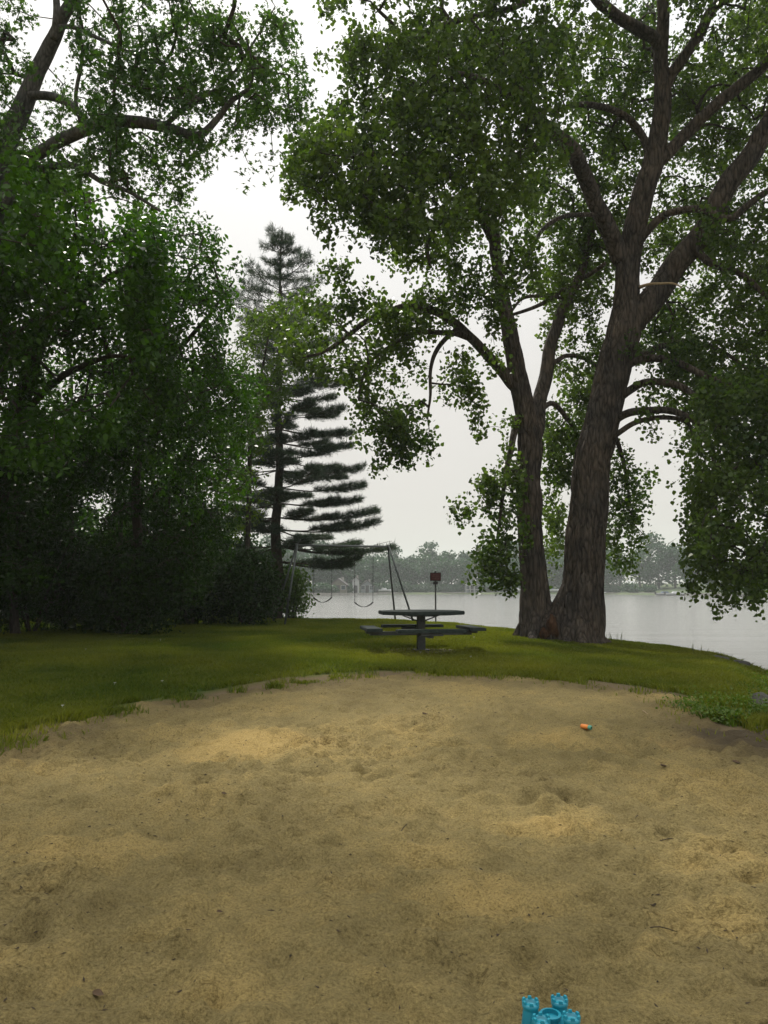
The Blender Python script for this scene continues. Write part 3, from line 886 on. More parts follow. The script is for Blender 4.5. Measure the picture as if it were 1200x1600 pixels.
    # (polygon, near, far, optical depth, noise frequency, threshold)
    regs = [
        ([(545, 60), (640, 40), (760, 30), (880, 60), (905, 140), (880, 230), (840, 300), (790, 350), (700, 345), (640, 370), (585, 350), (520, 300), (470, 300), (450, 240), (480, 190), (540, 150)], 13.8, 17.6, 3.4, .8, .36),
        ([(448, 200), (540, 190), (620, 250), (620, 370), (590, 395), (560, 365), (520, 385), (485, 392), (465, 350), (450, 330)], 13.8, 16, 1.3, 1.1, .46),
        ([(483, 0), (520, -20), (640, -20), (660, 60), (560, 110), (500, 90), (545, 40)], 14.5, 16, 1.1, 1.2, .45),
        ([(640, -60), (960, -60), (960, 60), (880, 130), (640, 70)], 15, 18, 1.9, .9, .42),
        ([(610, 350), (700, 320), (830, 320), (840, 430), (800, 480), (700, 470), (640, 460), (600, 400)], 16, 19, 1.7, .9, .42),
        ([(500, 415), (520, 405), (545, 405), (560, 440), (600, 440), (610, 480), (560, 500), (510, 470)], 16.2, 17.6, 1.5, 1.2, .38),
        ([(440, 470), (520, 455), (600, 470), (640, 490), (600, 560), (560, 600), (500, 580), (440, 560)], 16.3, 18, 1.6, 1.1, .42),
        ([(600, 470), (720, 450), (800, 480), (790, 560), (740, 560), (690, 530), (610, 540)], 17, 19, 1.25, 1.1, .44),
        ([(545, 550), (640, 545), (700, 600), (700, 640), (640, 690), (600, 700), (560, 650)], 16.6, 18.2, 1.35, 1.1, .42),
        ([(560, 650), (660, 620), (690, 680), (665, 715), (620, 710), (590, 745), (565, 700)], 16.8, 18, 1.2, 1.2, .42),
        ([(612, 700), (640, 695), (640, 765), (618, 760)], 17.2, 17.5, 1.0, 1.5, .3),
        ([(700, 530), (790, 560), (790, 640), (730, 640), (700, 600)], 17.8, 18.8, 1.0, 1.2, .47),
        ([(720, 600), (750, 610), (765, 670), (735, 672)], 18, 18.6, 1.2, 1.5, .3),
        ([(775, 640), (815, 640), (815, 760), (780, 740)], 18, 19, 1.0, 1.2, .42),
        ([(708, 760), (735, 755), (735, 810), (712, 810)], 18.2, 18.6, 1.5, 1.2, .3),
        ([(745, 740), (820, 730), (825, 905), (790, 915), (765, 880), (740, 900), (715, 840), (760, 800)], 17.8, 19, 1.55, 1.1, .40),
        ([(725, 850), (800, 840), (812, 900), (790, 918), (770, 890), (740, 905)], 18, 19, 1.3, 1.3, .36),
        ([(850, 480), (930, 470), (940, 600), (905, 700), (880, 760), (850, 700), (860, 600)], 20, 22.5, 2.2, 1.0, .38),
        ([(846, 640), (905, 660), (885, 780), (875, 870), (860, 905), (848, 890)], 20, 22.5, 1.7, 1.0, .40),
        ([(940, 640), (985, 700), (1020, 740), (1010, 800), (975, 840), (940, 880), (935, 780)], 20, 22.5, 1.25, 1.1, .42),
        ([(960, 760), (1010, 770), (1005, 830), (985, 900), (960, 895), (955, 850)], 20, 22, 1.3, 1.2, .38),
        ([(830, 220), (1010, 200), (1000, 330), (950, 470), (860, 480), (820, 420)], 19.5, 22.5, 2.3, .9, .40),
        ([(870, 0), (1040, 0), (1030, 180), (960, 240), (880, 220)], 19, 22, 2.0, .9, .42),
        ([(1040, 60), (1240, -20), (1260, 260), (1120, 330), (1010, 340), (1040, 220)], 19.3, 23, 2.2, .8, .42),
        ([(1040, -80), (1260, -80), (1260, 80), (1120, 100), (1060, 40)], 16, 18.5, 1.1, .9, .48),
        ([(1000, 340), (1110, 330), (1130, 420), (1060, 520), (1000, 540), (1000, 440)], 20, 23, 1.9, .9, .40),
        ([(1090, 330), (1260, 290), (1290, 560), (1160, 620), (1040, 580), (1050, 500), (1120, 430)], 17, 21, 2.6, .8, .38),
        ([(980, 520), (1110, 540), (1130, 640), (1080, 640), (1000, 620)], 18, 21, 1.9, 1.0, .40),
        ([(1000, 640), (1100, 640), (1100, 740), (1060, 730), (1050, 690), (1010, 680)], 17.6, 19, .9, 1.3, .47),
        ([(1100, 600), (1300, 560), (1330, 900), (1200, 925), (1120, 900), (1070, 820), (1090, 740), (1085, 660)], 15, 18.5, 3.8, .8, .34),
        ([(1062, 740), (1110, 740), (1120, 890), (1075, 880), (1062, 820)], 15.8, 17.4, 1.8, 1.1, .36),
        ([(1080, 860), (1190, 870), (1185, 930), (1130, 950), (1080, 925)], 15.6, 17, 1.6, 1.1, .36),
        ([(900, -400), (1500, -300), (1500, 500), (1280, 520), (1240, 0), (900, -60)], 14, 20, 1.2, .7, .45),
        ([(500, -420), (1000, -420), (960, -40), (640, -40), (500, -30)], 13, 19, 1.2, .7, .45),
    ]
    crown_from_regions('crown', regs, S, M['leaf_cw'], 'deltoid', .099, t, base, M['bark_dark'], per=46, crad=.33, twig_r=.0048, density=1.95)
cottonwood()

# ------------------------------------------------------------------ woods on the left
def wood_tree(name, label, base_xy, trunk, limbs, regs, leafm, shape, ls, barkm, per=50, crad=.36, group=None, aspect=1, droop=.6, flat=0, cat='tree', dens=2.05):
    x, y = base_xy
    base = np.array([x, y, gz(x, y)])
    t = thing(name, base, label, cat, group)
    skel = []
    mb = MB()
    tq = np.array([[x, y, base[2] - .1, trunk[0][3] * 1.5]] + [list(P(a, b, c)) + [r] for a, b, c, r in trunk])
    skel.append(limb3(mb, tq, 16, .14, .1, int(abs(x) * 10)))
    mb.build('trunk', barkm, t, loc=base)
    for i, l_ in enumerate(limbs):
        b = MB(); skel.append(limb(b, l_, 12, .1, .1, 40 + i)); b.build('branch', barkm, t, loc=base)
    S = np.concatenate([s_[::2] for s_ in skel])
    crown_from_regions('crown', regs, S, leafm, shape, ls, t, base, M['bark_dark'], per=per, crad=crad, aspect=aspect, droop=droop, flat=flat, density=dens)
    return t

wood_tree('silver_maple', 'tall silver maple reaching over the woods edge with long arching limbs at top', (-6.9, 12.5),
    [(-60, 700, 12.4, .24), (-30, 450, 12.3, .21), (3, 262, 12.2, .185), (30, 182, 12.2, .165), (52, 120, 12.2, .135), (78, 70, 12.2, .12), (95, 30, 12.1, .10), (120, -20, 12, .1), (150, -120, 12, .06)],
    [[(10, 330, 12.2, .10), (25, 272, 12.0, .105), (70, 234, 11.8, .105), (130, 205, 11.5, .10), (175, 190, 11.2, .095), (230, 191, 11, .085), (275, 205, 10.9, .07), (310, 214, 10.8, .06), (338, 188, 10.8, .046), (362, 156, 10.7, .038), (386, 140, 10.6, .03), (395, 112, 10.5, .02), (385, 60, 10.4, .015)],
     [(38, 150, 12.2, .07), (80, 150, 12, .07), (110, 165, 11.8, .065), (130, 190, 11.6, .06), (135, 205, 11.5, .05)],
     [(125, 190, 11.5, .03), (118, 150, 11.5, .03), (128, 90, 11.4, .028), (125, 40, 11.4, .02)],
     [(92, 42, 12.1, .04), (120, 44, 11.9, .035), (160, 62, 11.6, .03), (220, 90, 11.2, .02)],
     [(85, 60, 12.1, .06), (88, 20, 12.2, .06), (85, -30, 12.3, .05), (80, -100, 12.4, .03)],
     [(255, 198, 10.9, .04), (290, 168, 10.8, .035), (320, 150, 10.7, .025), (360, 120, 10.6, .02), (400, 60, 10.5, .015), (430, 10, 10.4, .008)],
     [(60, 262, 12, .06), (110, 258, 11.6, .05), (160, 285, 11.4, .04), (200, 300, 11.2, .03), (250, 330, 11.1, .02)]],
    [([(100, -40), (250, -40), (380, -20), (450, 30), (470, 90), (478, 160), (440, 190), (400, 200), (330, 150), (220, 160), (150, 130), (120, 60)], 10.2, 12.6, 1.9, 1.1, .43),
     ([(120, 120), (300, 120), (420, 180), (410, 240), (390, 262), (340, 240), (300, 270), (200, 210), (120, 200)], 10.2, 12, 1.15, 1.3, .45),
     ([(150, 200), (300, 220), (320, 260), (300, 300), (240, 320), (180, 300), (90, 280), (60, 250)], 10.6, 12.4, 1.7, 1.2, .42),
     ([(-60, 40), (30, 60), (60, 130), (110, 110), (100, 200), (60, 240), (-60, 240)], 11, 13.5, 1.35, 1.2, .44),
     ([(-60, -60), (90, -60), (60, 20), (0, 60), (-60, 60)], 11, 13, 1.0, 1.2, .46),
     ([(390, 180), (470, 150), (480, 200), (430, 240), (395, 262)], 10.4, 11, .8, 1.4, .45),
     ([(-300, -300), (300, -300), (420, -40), (-300, -40)], 9, 13, 1.1, .9, .46)],
    M['leaf_maple'], 'lobed', .088, M['bark_maple'], per=40, crad=.24, aspect=1.0, droop=.3, dens=2.5)

wood_tree('elm_tree', 'broad dense dark green elm filling the left side of the woods', (-9.6, 18.0),
    [(-40, 900, 18, .26), (0, 760, 17.8, .24), (40, 600, 17.2, .2), (80, 480, 16.6, .15), (120, 380, 16.2, .1), (140, 310, 16, .05)],
    [[(20, 680, 17.5, .1), (80, 600, 16.4, .08), (160, 560, 15.4, .05), (220, 560, 14.8, .03)],
     [(50, 560, 17, .1), (-40, 460, 16.4, .07), (-120, 400, 16, .04)],
     [(70, 500, 16.8, .1), (160, 440, 15.6, .07), (240, 400, 15, .04)]],
    [([(-60, 200), (30, 210), (75, 262), (120, 300), (60, 400), (-60, 380)], 10.6, 12.2, 2.2, 1.0, .36),
     ([(-120, 240), (60, 250), (150, 290), (240, 330), (270, 420), (240, 560), (170, 640), (60, 660), (-120, 660)], 12.5, 17.5, 5.0, .6, .43),
     ([(-120, 620), (60, 620), (180, 620), (200, 690), (60, 710), (-120, 720)], 12.5, 17, 2.5, .7, .43),
     ([(-420, 200), (-100, 200), (-100, 900), (-420, 900)], 13, 20, 2.0, .7, .4)],
    M['leaf_elm'], 'oval', .125, M['bark_dark'], per=46, crad=.36, droop=.5, aspect=1.15, flat=1.0)

wood_tree('hackberry_tree', 'dark green hackberry leaning out of the woods toward the pine', (-6.6, 20.5),
    [(212, 940, 20.4, .15), (214, 850, 20.2, .13), (210, 760, 19.8, .12), (225, 640, 19, .1), (260, 520, 18, .07), (300, 420, 17.2, .04)],
    [[(218, 700, 19.4, .07), (280, 620, 18, .05), (340, 580, 17, .03)],
     [(240, 590, 18.6, .07), (320, 500, 17.4, .045), (365, 440, 16.6, .02)],
     [(213, 800, 20, .06), (280, 740, 18.8, .04), (340, 710, 18, .02)]],
    [([(200, 330), (290, 330), (335, 345), (345, 400), (300, 440), (220, 420)], 15.5, 18, 1.35, 1.2, .44),
     ([(280, 370), (345, 360), (378, 385), (375, 440), (340, 460), (280, 440)], 15.5, 18, 1.3, 1.3, .43),
     ([(200, 420), (330, 440), (370, 460), (355, 500), (345, 540), (390, 570), (400, 610), (370, 660), (300, 680), (200, 640)], 14.5, 18.5, 3.4, .8, .36),
     ([(180, 620), (330, 640), (390, 640), (395, 690), (360, 720), (310, 730), (240, 720), (180, 700)], 15.5, 19, 2.2, 1.0, .40),
     ([(230, 700), (360, 700), (400, 740), (370, 780), (300, 790), (240, 760)], 17, 20.5, 1.5, 1.2, .42)],
    M['leaf_elm'], 'oval', .115, M['bark_dark'], per=44, crad=.32, droop=.6, flat=.8)

wood_tree('ash_tree', 'slender yellow-green young ash standing just left of the pine', (-4.6, 25.0),
    [(385, 900, 25, .09), (388, 800, 24.8, .08), (392, 700, 24.6, .07), (402, 620, 24.3, .05), (415, 550, 24, .035), (425, 500, 23.8, .02)],
    [[(390, 740, 24.7, .04), (350, 700, 24.2, .03), (320, 680, 24, .02)], [(396, 660, 24.4, .04), (430, 600, 23.8, .03), (455, 560, 23.5, .015)]],
    [([(385, 490), (430, 480), (470, 510), (455, 560), (430, 600), (415, 660), (380, 690), (365, 600), (370, 540)], 22.5, 25.5, 1.9, 1.0, .40),
     ([(400, 470), (500, 450), (520, 500), (490, 560), (440, 640), (405, 640)], 22.5, 24.8, 1.1, 1.1, .43),
     ([(340, 660), (410, 650), (420, 720), (400, 760), (350, 760)], 23, 26, 1.4, 1.1, .42),
     ([(310, 740), (390, 740), (410, 790), (380, 830), (320, 820)], 22.5, 25.5, 1.2, 1.2, .44)],
    M['leaf_ash'], 'oval', .13, M['bark_dark'], per=44, crad=.36, droop=.5)

M['leaf_shaded'] = leaf_mat('buckthorn_leaf', (.006, .020, .002), (.028, .065, .006), .3)  # leaf colour darkened to paint the shade low in the woods
wood_tree('understory_tree', 'low understory tree under the elm at far left, shade painted into its leaves', (-9.3, 19.6),
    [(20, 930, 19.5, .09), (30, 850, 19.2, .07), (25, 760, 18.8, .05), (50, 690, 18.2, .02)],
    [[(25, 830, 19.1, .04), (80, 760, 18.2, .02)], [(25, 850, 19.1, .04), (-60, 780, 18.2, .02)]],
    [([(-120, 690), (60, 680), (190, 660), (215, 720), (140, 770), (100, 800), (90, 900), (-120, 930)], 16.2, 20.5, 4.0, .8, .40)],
    M['leaf_shaded'], 'oval', .115, M['bark_dark'], per=44, crad=.34, droop=.6)
wood_tree('understory_tree', 'low understory tree under the hackberry, between the sky gap and the ash, leaves coloured dark as shade', (-7.4, 21.0),
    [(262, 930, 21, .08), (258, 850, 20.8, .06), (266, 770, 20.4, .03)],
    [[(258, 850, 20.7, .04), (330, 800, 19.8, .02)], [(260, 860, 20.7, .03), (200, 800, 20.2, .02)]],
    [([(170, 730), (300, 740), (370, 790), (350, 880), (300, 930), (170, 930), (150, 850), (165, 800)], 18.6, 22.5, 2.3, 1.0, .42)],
    M['leaf_shaded'], 'oval', .115, M['bark_dark'], per=44, crad=.32, droop=.6)

# saplings inside the woods
sap = [((-9.0, 22.0), 108, 22, .07, 'thin dark sapling far left inside the woods'), ((-7.9, 23.5), 186, 23.5, .08, 'thin dark sapling behind the hackberry trunk'),
       ((-7.3, 24.5), 240, 24.5, .09, 'straight sapling inside the woods between hackberry and ash'), ((-5.9, 24), 300, 24, .07, 'slender sapling near the yellowish bush')]
for (xy, px, d, r, lab) in sap:
    wood_tree('sapling', lab, xy, [(px, 930, d, r), (px + 3, 820, d, r * .9), (px - 2, 720, d, r * .8), (px + 4, 620, d, r * .6), (px, 520, d, r * .3)], [],
              [([(px - 60, 560), (px + 50, 560), (px + 65, 700), (px + 40, 770), (px - 50, 780)], d - 1.5, d + 1.8, 1.5, 1.0, .42),
               ([(px - 55, 790), (px + 55, 790), (px + 60, 900), (px - 60, 910)], d - .5, d + 2.5, .8, 1.3, .5)],
              M['leaf_elm'], 'oval', .14, M['bark_dark'], per=40, crad=.4, group='saplings inside the woods')

def shrub(px, py, d, w_, h_, dp, n, leafm, label, shape='oval', ls=.11, name='shrub', group='shrubs along the woods edge', per=46):
    c = P(px, py, d); base = np.array([c[0], d, gz(c[0], d)])
    t = thing(name, base, label, 'shrub', group)
    skel = []
    mb = MB()
    for k in range(5):
        a = rng.uniform(0, 6.28); q = np.array([list(base + [.08 * math.cos(a), .08 * math.sin(a), -.05]) + [.03], list(base + [w_ * .25 * math.cos(a), dp * .25 * math.sin(a), h_ * .45]) + [.022], list(base + [w_ * .36 * math.cos(a + .3), dp * .36 * math.sin(a + .3), h_ * .85]) + [.008]])
        skel.append(limb3(mb, q, 6, .1, .1, k))
    mb.build('stem', M['bark_dark'], t, loc=base)
    cl = []
    while len(cl) < n:
        u = rng.uniform(-1, 1, 3)
        if u[0] ** 2 + u[1] ** 2 + u[2] ** 2 > 1: continue
        p = base + np.array([u[0] * w_ / 2, u[1] * dp / 2, h_ * .5 + u[2] * h_ * .5])
        if fbm(p[None], 1.2, 2, 61)[0] < .36: continue
        cl.append(p)
    cl = np.array(cl); arr, par, load = grow(np.concatenate(skel), cl, sag=.1)
    tw = MB(); twig_mesh(tw, arr, par, load, .004); tw.build('twigs', M['bark_dark'], t, loc=base, kind='stuff')
    lv = MB(); off = rng.normal(size=(len(cl) * per, 3)) * .2
    leaves(lv, np.repeat(cl, per, 0) + off, ls, shape, .5, 1.1); lv.build('crown', leafm, t, loc=base)
    return t

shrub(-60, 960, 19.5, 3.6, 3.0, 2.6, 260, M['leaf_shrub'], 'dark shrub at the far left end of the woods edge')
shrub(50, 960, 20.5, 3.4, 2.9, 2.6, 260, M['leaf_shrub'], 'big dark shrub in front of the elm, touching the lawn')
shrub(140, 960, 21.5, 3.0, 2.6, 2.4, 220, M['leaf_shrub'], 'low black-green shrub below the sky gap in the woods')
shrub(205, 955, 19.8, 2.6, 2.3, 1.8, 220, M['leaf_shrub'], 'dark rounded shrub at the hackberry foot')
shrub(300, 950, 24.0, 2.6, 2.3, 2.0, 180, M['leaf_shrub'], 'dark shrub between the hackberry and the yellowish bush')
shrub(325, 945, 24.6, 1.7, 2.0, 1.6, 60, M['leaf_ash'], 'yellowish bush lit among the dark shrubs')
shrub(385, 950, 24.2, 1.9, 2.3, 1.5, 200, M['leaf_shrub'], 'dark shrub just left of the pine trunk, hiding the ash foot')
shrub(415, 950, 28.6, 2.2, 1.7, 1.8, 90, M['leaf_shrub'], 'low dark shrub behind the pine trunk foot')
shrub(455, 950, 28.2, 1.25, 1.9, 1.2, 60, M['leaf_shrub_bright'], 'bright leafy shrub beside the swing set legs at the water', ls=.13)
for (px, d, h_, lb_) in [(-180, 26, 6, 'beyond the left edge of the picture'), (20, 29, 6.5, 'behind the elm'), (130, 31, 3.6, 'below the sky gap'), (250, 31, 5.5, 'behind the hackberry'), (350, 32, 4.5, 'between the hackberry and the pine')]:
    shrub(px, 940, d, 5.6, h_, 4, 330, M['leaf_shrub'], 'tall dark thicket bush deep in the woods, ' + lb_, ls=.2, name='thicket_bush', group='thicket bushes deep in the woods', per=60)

# ------------------------------------------------------------------ the pine
def pine():
    x, y = P(432, 950, 28.0)[0], 28.0
    base = np.array([x, y, gz(x, y)])
    t = thing('pine_tree', base, 'tall white pine with layered flat boughs behind the swing set', 'tree')
    H = 14.9
    mb = MB()
    q = []
    for k in range(16):
        f_ = k / 15
        q.append([x + .05 * math.sin(k * 1.3) + .0 * k, y, base[2] - .1 + H * f_, .20 * (1 - f_) ** .8 + .012])
    c = limb3(mb, np.array(q), 20, .12, .08, 2)
    mb.build('trunk', M['bark_dark'], t, loc=base)
    br = MB(); tips = []; 
    # whorls: (height, list of (azimuth, length, rise))
    h = 2.1; wh = []
    while h < H - .5:
        wh.append(h); h += rng.uniform(.42, .66) if h < 9 else rng.uniform(.38, .58)
    for k, h in enumerate(wh):
        f_ = h / H
        if h < 2.4: Lm = 3.0
        elif h < 3.4: Lm = 3.9
        elif h < 8: Lm = 3.3 - (h - 3.4) * .14
        elif h < 10.6: Lm = 2.3 - (h - 8) * .27
        else: Lm = 2.0 * (1 - (h - 10.6) / (H - 10.4)) ** 1.1 + .22
        nb = 6 if h < 9 else 5
        a0 = rng.uniform(0, 6.28)
        R_len = {2: 3.0, 3: 3.7, 4: 3.0, 5: 3.1, 6: 2.7, 7: 2.4, 8: 2.5}.get(int(h)) if k % 2 == 0 or h < 4 else None
        for j in range(nb):
            a = a0 + j * 2 * math.pi / nb + rng.uniform(-.3, .3)
            ln = Lm * (rng.uniform(.62, 1.08) if h < 9 else rng.uniform(.35, 1.45))
            if math.cos(a) < -.2 and h < 9: ln *= .8
            if j == 0 and R_len: a, ln = rng.uniform(-.25, .12), R_len
            rise = (.02 if h < 9 else .14 + .10 * (h - 9) / 3) * ln + rng.uniform(-.16, .14) * ln * .6
            tip = np.array([math.cos(a) * ln, math.sin(a) * ln, rise])
            s0 = np.array([x, y, base[2] + h])
            mid = s0 + tip * .5 + np.array([0, 0, -.05 * ln])
            end = s0 + tip + np.array([0, 0, .06 * ln])
            q = np.array([list(s0) + [.035 * (1 - f_ * .6)], list(mid) + [.022 * (1 - f_ * .5)], list(end) + [.007]])
            cc = limb3(br, q, 5, .2, .05, j)
            dirv = tip / np.linalg.norm(tip); sidev = np.cross(dirv, [0, 0, 1]); sidev /= np.linalg.norm(sidev)
            start = .42 if h < 9 else .2
            m = int(6 + ln * 10) if h < 9 else int(3 + ln * 6)
            for i in range(m):
                tt = start + (1 - start) * (i + .5) / m + rng.uniform(-.03, .03)
                wd = ln * (.19 if h < 9 else .26) * math.sin(math.pi * min(1, (tt - start) / (1 - start) * .75 + .2)) + .08
                p0 = s0 + tip * tt + np.array([0, 0, -.05 * ln * math.sin(math.pi * tt)])
                for sgn in (-1, 1):
                    if rng.random() < .12: continue
                    e_ = p0 + sidev * sgn * wd * rng.uniform(.35, 1) + dirv * wd * .5 + np.array([0, 0, rng.uniform(-.02, .12)])
                    tips.append((p0, e_))
    br.build('boughs', M['bark_dark'], t, loc=base, kind='stuff')
    # branchlets and needle tufts
    nd_ = MB(); bl = MB()
    A = np.array([a for a, b in tips]); B = np.array([b for a, b in tips])
    arr = np.concatenate([A, B]); par = np.concatenate([np.full(len(A), -1), np.arange(len(A))])
    twig_mesh(bl, arr, par, np.ones(len(arr)), .006); bl.build('twigs', M['bark_dark'], t, loc=base, kind='stuff')
    cs, ds = [], []
    for tt in (.35, .7, 1.0):
        c_ = A + (B - A) * tt
        k = 17
        c_ = np.repeat(c_, k, 0) + rng.normal(size=(len(A) * k, 3)) * .035
        dr = np.repeat((B - A) / (np.linalg.norm(B - A, axis=1)[:, None] + 1e-9), k, 0) * .7 + rand_unit(len(c_)) * .9 + np.array([0, 0, .35])
        cs.append(c_); ds.append(dr / np.linalg.norm(dr, axis=1)[:, None])
    c_ = np.concatenate(cs); dr = np.concatenate(ds)
    leaves(nd_, c_, .15, 'needle', 0, .09, 0, dr)
    nd_.build('needle_crown', M['needles'], t, loc=base)
pine()

# ------------------------------------------------------------------ far shore: trees, houses, boats
def far_tree_proto(seed, h, w_, n=2600):
    t = thing('shore_tree', (0, 0, 0), 'hazy green tree in the dense row across the lake', 'tree', 'trees on the far shore')
    mb = MB(); q = np.array([[0, 0, -.5, .35], [.1, 0, h * .35, .25], [0, .1, h * .8, .08]])
    S = limb3(mb, q, 8, .8, .1, seed)
    for k in range(5):
        a = k * 1.3 + seed; z0 = h * (.25 + .1 * k)
        limb3(mb, np.array([[0, 0, z0, .12], [math.cos(a) * w_ * .22, math.sin(a) * w_ * .22, z0 + h * .12, .08], [math.cos(a) * w_ * .36, math.sin(a) * w_ * .36, z0 + h * .2, .03]]), 6, .8, .1, k)
    mb.build('trunk', M['bark_dark'], t)
    lv = MB(); cl = []
    nb = 40
    for k in range(nb):
        u = rng.normal(size=3); u /= np.linalg.norm(u); u *= rng.random() ** .4
        cl.append((np.array([u[0] * w_ * .40, u[1] * w_ * .40, h * .50 + u[2] * h * .44]), w_ * rng.uniform(.11, .21)))
    for c, r in cl:
        k = n // nb
        u = rand_unit(k) * (rng.random(k) ** .45)[:, None] * np.array([1.15, 1.15, .8])
        leaves(lv, c + u * r, .62, 'card', .2)
    lv.build('crown', M['leaf_far'], t)
    return t
protos = [far_tree_proto(1, 14, 11), far_tree_proto(2, 13, 9), far_tree_proto(3, 15, 12), far_tree_proto(4, 12, 10), far_tree_proto(5, 17, 13)]
used = [False] * len(protos)
def put_far(px, back, hscale=1.0, k=None, label=None):
    # find shoreline distance along that column
    for d in np.arange(60, 500, 2.0):
        p = P(px, HOR, d)
        if far_z(np.array([p[0]]), np.array([p[1]]))[1][0] > back: break
    k = rng.integers(0, len(protos)) if k is None else k
    o = protos[k]
    if used[k]: o = copy_tree(o)
    used[k] = True
    z = far_z(np.array([p[0]]), np.array([p[1]]))[0][0]
    s_ = hscale * rng.uniform(.92, 1.08)
    o.location = (p[0], p[1], z - .2); o.rotation_euler = (0, 0, rng.uniform(0, 6.28)); o.scale = (s_ * 1.08, s_ * 1.08, s_)
    if label: o['label'] = label
    elif 'row' not in o['label']: o['label'] = 'hazy green tree in the dense row across the lake'
    return o
for px in range(330, 940, 21):
    put_far(px + rng.uniform(-6, 6), rng.uniform(7, 16), .84 if px < 720 else .92)
for px in range(340, 960, 30):
    put_far(px + rng.uniform(-8, 8), rng.uniform(30, 44), .92 if px < 700 else 1.0)
for px in range(925, 985, 22):
    put_far(px, 30, .80)
for px, bk, hs, k in [(1000, 22, .95, 2), (1030, 20, 1.12, 4), (1055, 22, 1.0, 0), (1085, 20, .9, 2), (1110, 12, .8, 1), (1135, 10, .7, 3), (1160, 8, .65, 0), (1185, 9, .62, 2), (1215, 8, .6, 3), (1250, 8, .6, 0)]:
    put_far(px, bk, hs, k, {1000: 'hazy tree across the lake just right of the big trunk, shorter than its neighbour', 1030: 'tallest hazy tree across the lake, open crown above the two white boats', 1055: 'hazy tree across the lake at the edge of the hanging leaves'}.get(px))

def far_at(px, back):
    for d in np.arange(60, 500, 1.0):
        p = P(px, HOR, d)
        zz, s = far_z(np.array([p[0]]), np.array([p[1]]))
        if s[0] > back: break
    return np.array([p[0], p[1], zz[0]])

def far_at_(px, back):
    return far_at(px, back)
bush = thing('shore_bush', (0, 0, 0), 'low hazy green bush on the far bank, under the trees across the lake', 'bush', 'bushes on the far bank')
bm_ = MB()
for k in range(7):
    a = k * .9
    bm_.tube([(0, 0, -.3), (math.cos(a) * .8, math.sin(a) * .8, 1.2), (math.cos(a) * 1.2, math.sin(a) * 1.2, 2.0)], [.08, .05, .02], 5)
bm_.build('stem', M['bark_dark'], bush)
lv = MB()
u = rand_unit(900) * (rng.random(900) ** .4)[:, None] * np.array([2.3, 1.7, 1.5]) + np.array([0, 0, 1.4])
u[:, 2] += (fbm(u, .8, 2, 3) - .5) * 1.6
leaves(lv, u, .42, 'card', .2); lv.build('crown', M['leaf_far'], bush)
fb = True
for px in list(np.arange(490, 830, 12.5)) + list(np.arange(925, 1020, 14.0)):
    if any(abs(px - h_) < 9 for h_ in (530, 556, 573, 736, 787)): continue
    q_ = far_at_(px + rng.uniform(-4, 4), rng.uniform(3, 7))
    o = bush if fb else copy_tree(bush)
    fb = False
    s_ = rng.uniform(.55, 1.25)
    o.location = q_; o.scale = (s_ * 1.2, s_, s_ * rng.uniform(.7, 1.2)); o.rotation_euler = (0, 0, rng.uniform(-.5, .5))

def house(px, back, w_, dp, h_, wall, label, rz=0, gable=1.4, wins=3, porch=False, storeys=1):
    b = far_at(px, back)
    t = thing('lake_house', b, label, 'house', None, rz)
    m = MB(); m.box((0, 0, h_ / 2 - .25), (w_, dp, h_ + .5)); 
    m.add([(-w_ / 2, -dp / 2, h_), (w_ / 2, -dp / 2, h_), (0, -dp / 2, h_ + gable * .93), (-w_ / 2, dp / 2, h_), (w_ / 2, dp / 2, h_), (0, dp / 2, h_ + gable * .93)], [[0, 1, 2], [3, 5, 4]])
    m.build('wall', M[wall], t, smooth_=False)
    r = MB()
    ov = .4
    for sx in (-1, 1):
        e = np.array([sx * (w_ / 2 + ov), 0, h_ - ov * gable / (w_ / 2)]); tp = np.array([0, 0, h_ + gable])
        v = [(e[0], -dp / 2 - ov, e[2]), (0, -dp / 2 - ov, tp[2]), (0, dp / 2 + ov, tp[2]), (e[0], dp / 2 + ov, e[2])]
        v2 = [(a, b_, c + .18) for a, b_, c in v]
        r.add(v + v2, [[0, 1, 2, 3], [4, 7, 6, 5], [0, 4, 5, 1], [1, 5, 6, 2], [2, 6, 7, 3], [3, 7, 4, 0]])
    ro = r.build('roof', M['roof'], t, smooth_=False)
    ch = MB(); ch.box((w_ * .22, dp * .1, h_ + gable * .9), (.6, .6, 1.3)); ch.build('chimney', M['wall_stone'], ro, smooth_=False)
    for s in range(storeys):
        for k in range(wins):
            cx = (k + .5) / wins * w_ - w_ / 2; z = 1.35 + s * 2.7
            if s == 0 and k == wins // 2:
                d_ = MB(); d_.box((cx, -dp / 2 - .03, 1.05), (1.0, .08, 2.1)); dd = d_.build('door', M['sign_edge'], t, smooth_=False)
                hd = MB(); hd.box((cx + .35, -dp / 2 - .1, 1.05), (.06, .06, .15)); hd.build('handle', M['galv'], dd, smooth_=False)
                continue
            f_ = MB(); f_.box((cx, -dp / 2 - .04, z + .1), (1.3, .1, 1.3)); fr = f_.build('window', M['white_paint'], t, smooth_=False)
            g_ = MB(); g_.box((cx, -dp / 2 - .08, z + .1), (1.08, .06, 1.08)); g_.build('pane', M['glass'], fr, smooth_=False)
    if porch:
        p_ = MB()
        for k in range(4):
            p_.box((-w_ / 2 + w_ * k / 3, -dp / 2 - 2.2, 1.1), (.18, .18, 2.6))
        p_.box((0, -dp / 2 - 1.25, 2.5), (w_ + .2, 2.4, .2)); p_.box((0, -dp / 2 - 2.25, .9), (w_, .1, .12))
        p_.build('porch', M['white_paint'], t, smooth_=False)
    return t
house(530, 6, 4.4, 4, 2.3, 'tan_paint', 'low tan cottage across the lake, seen through the left swing', -.1, 1.6)
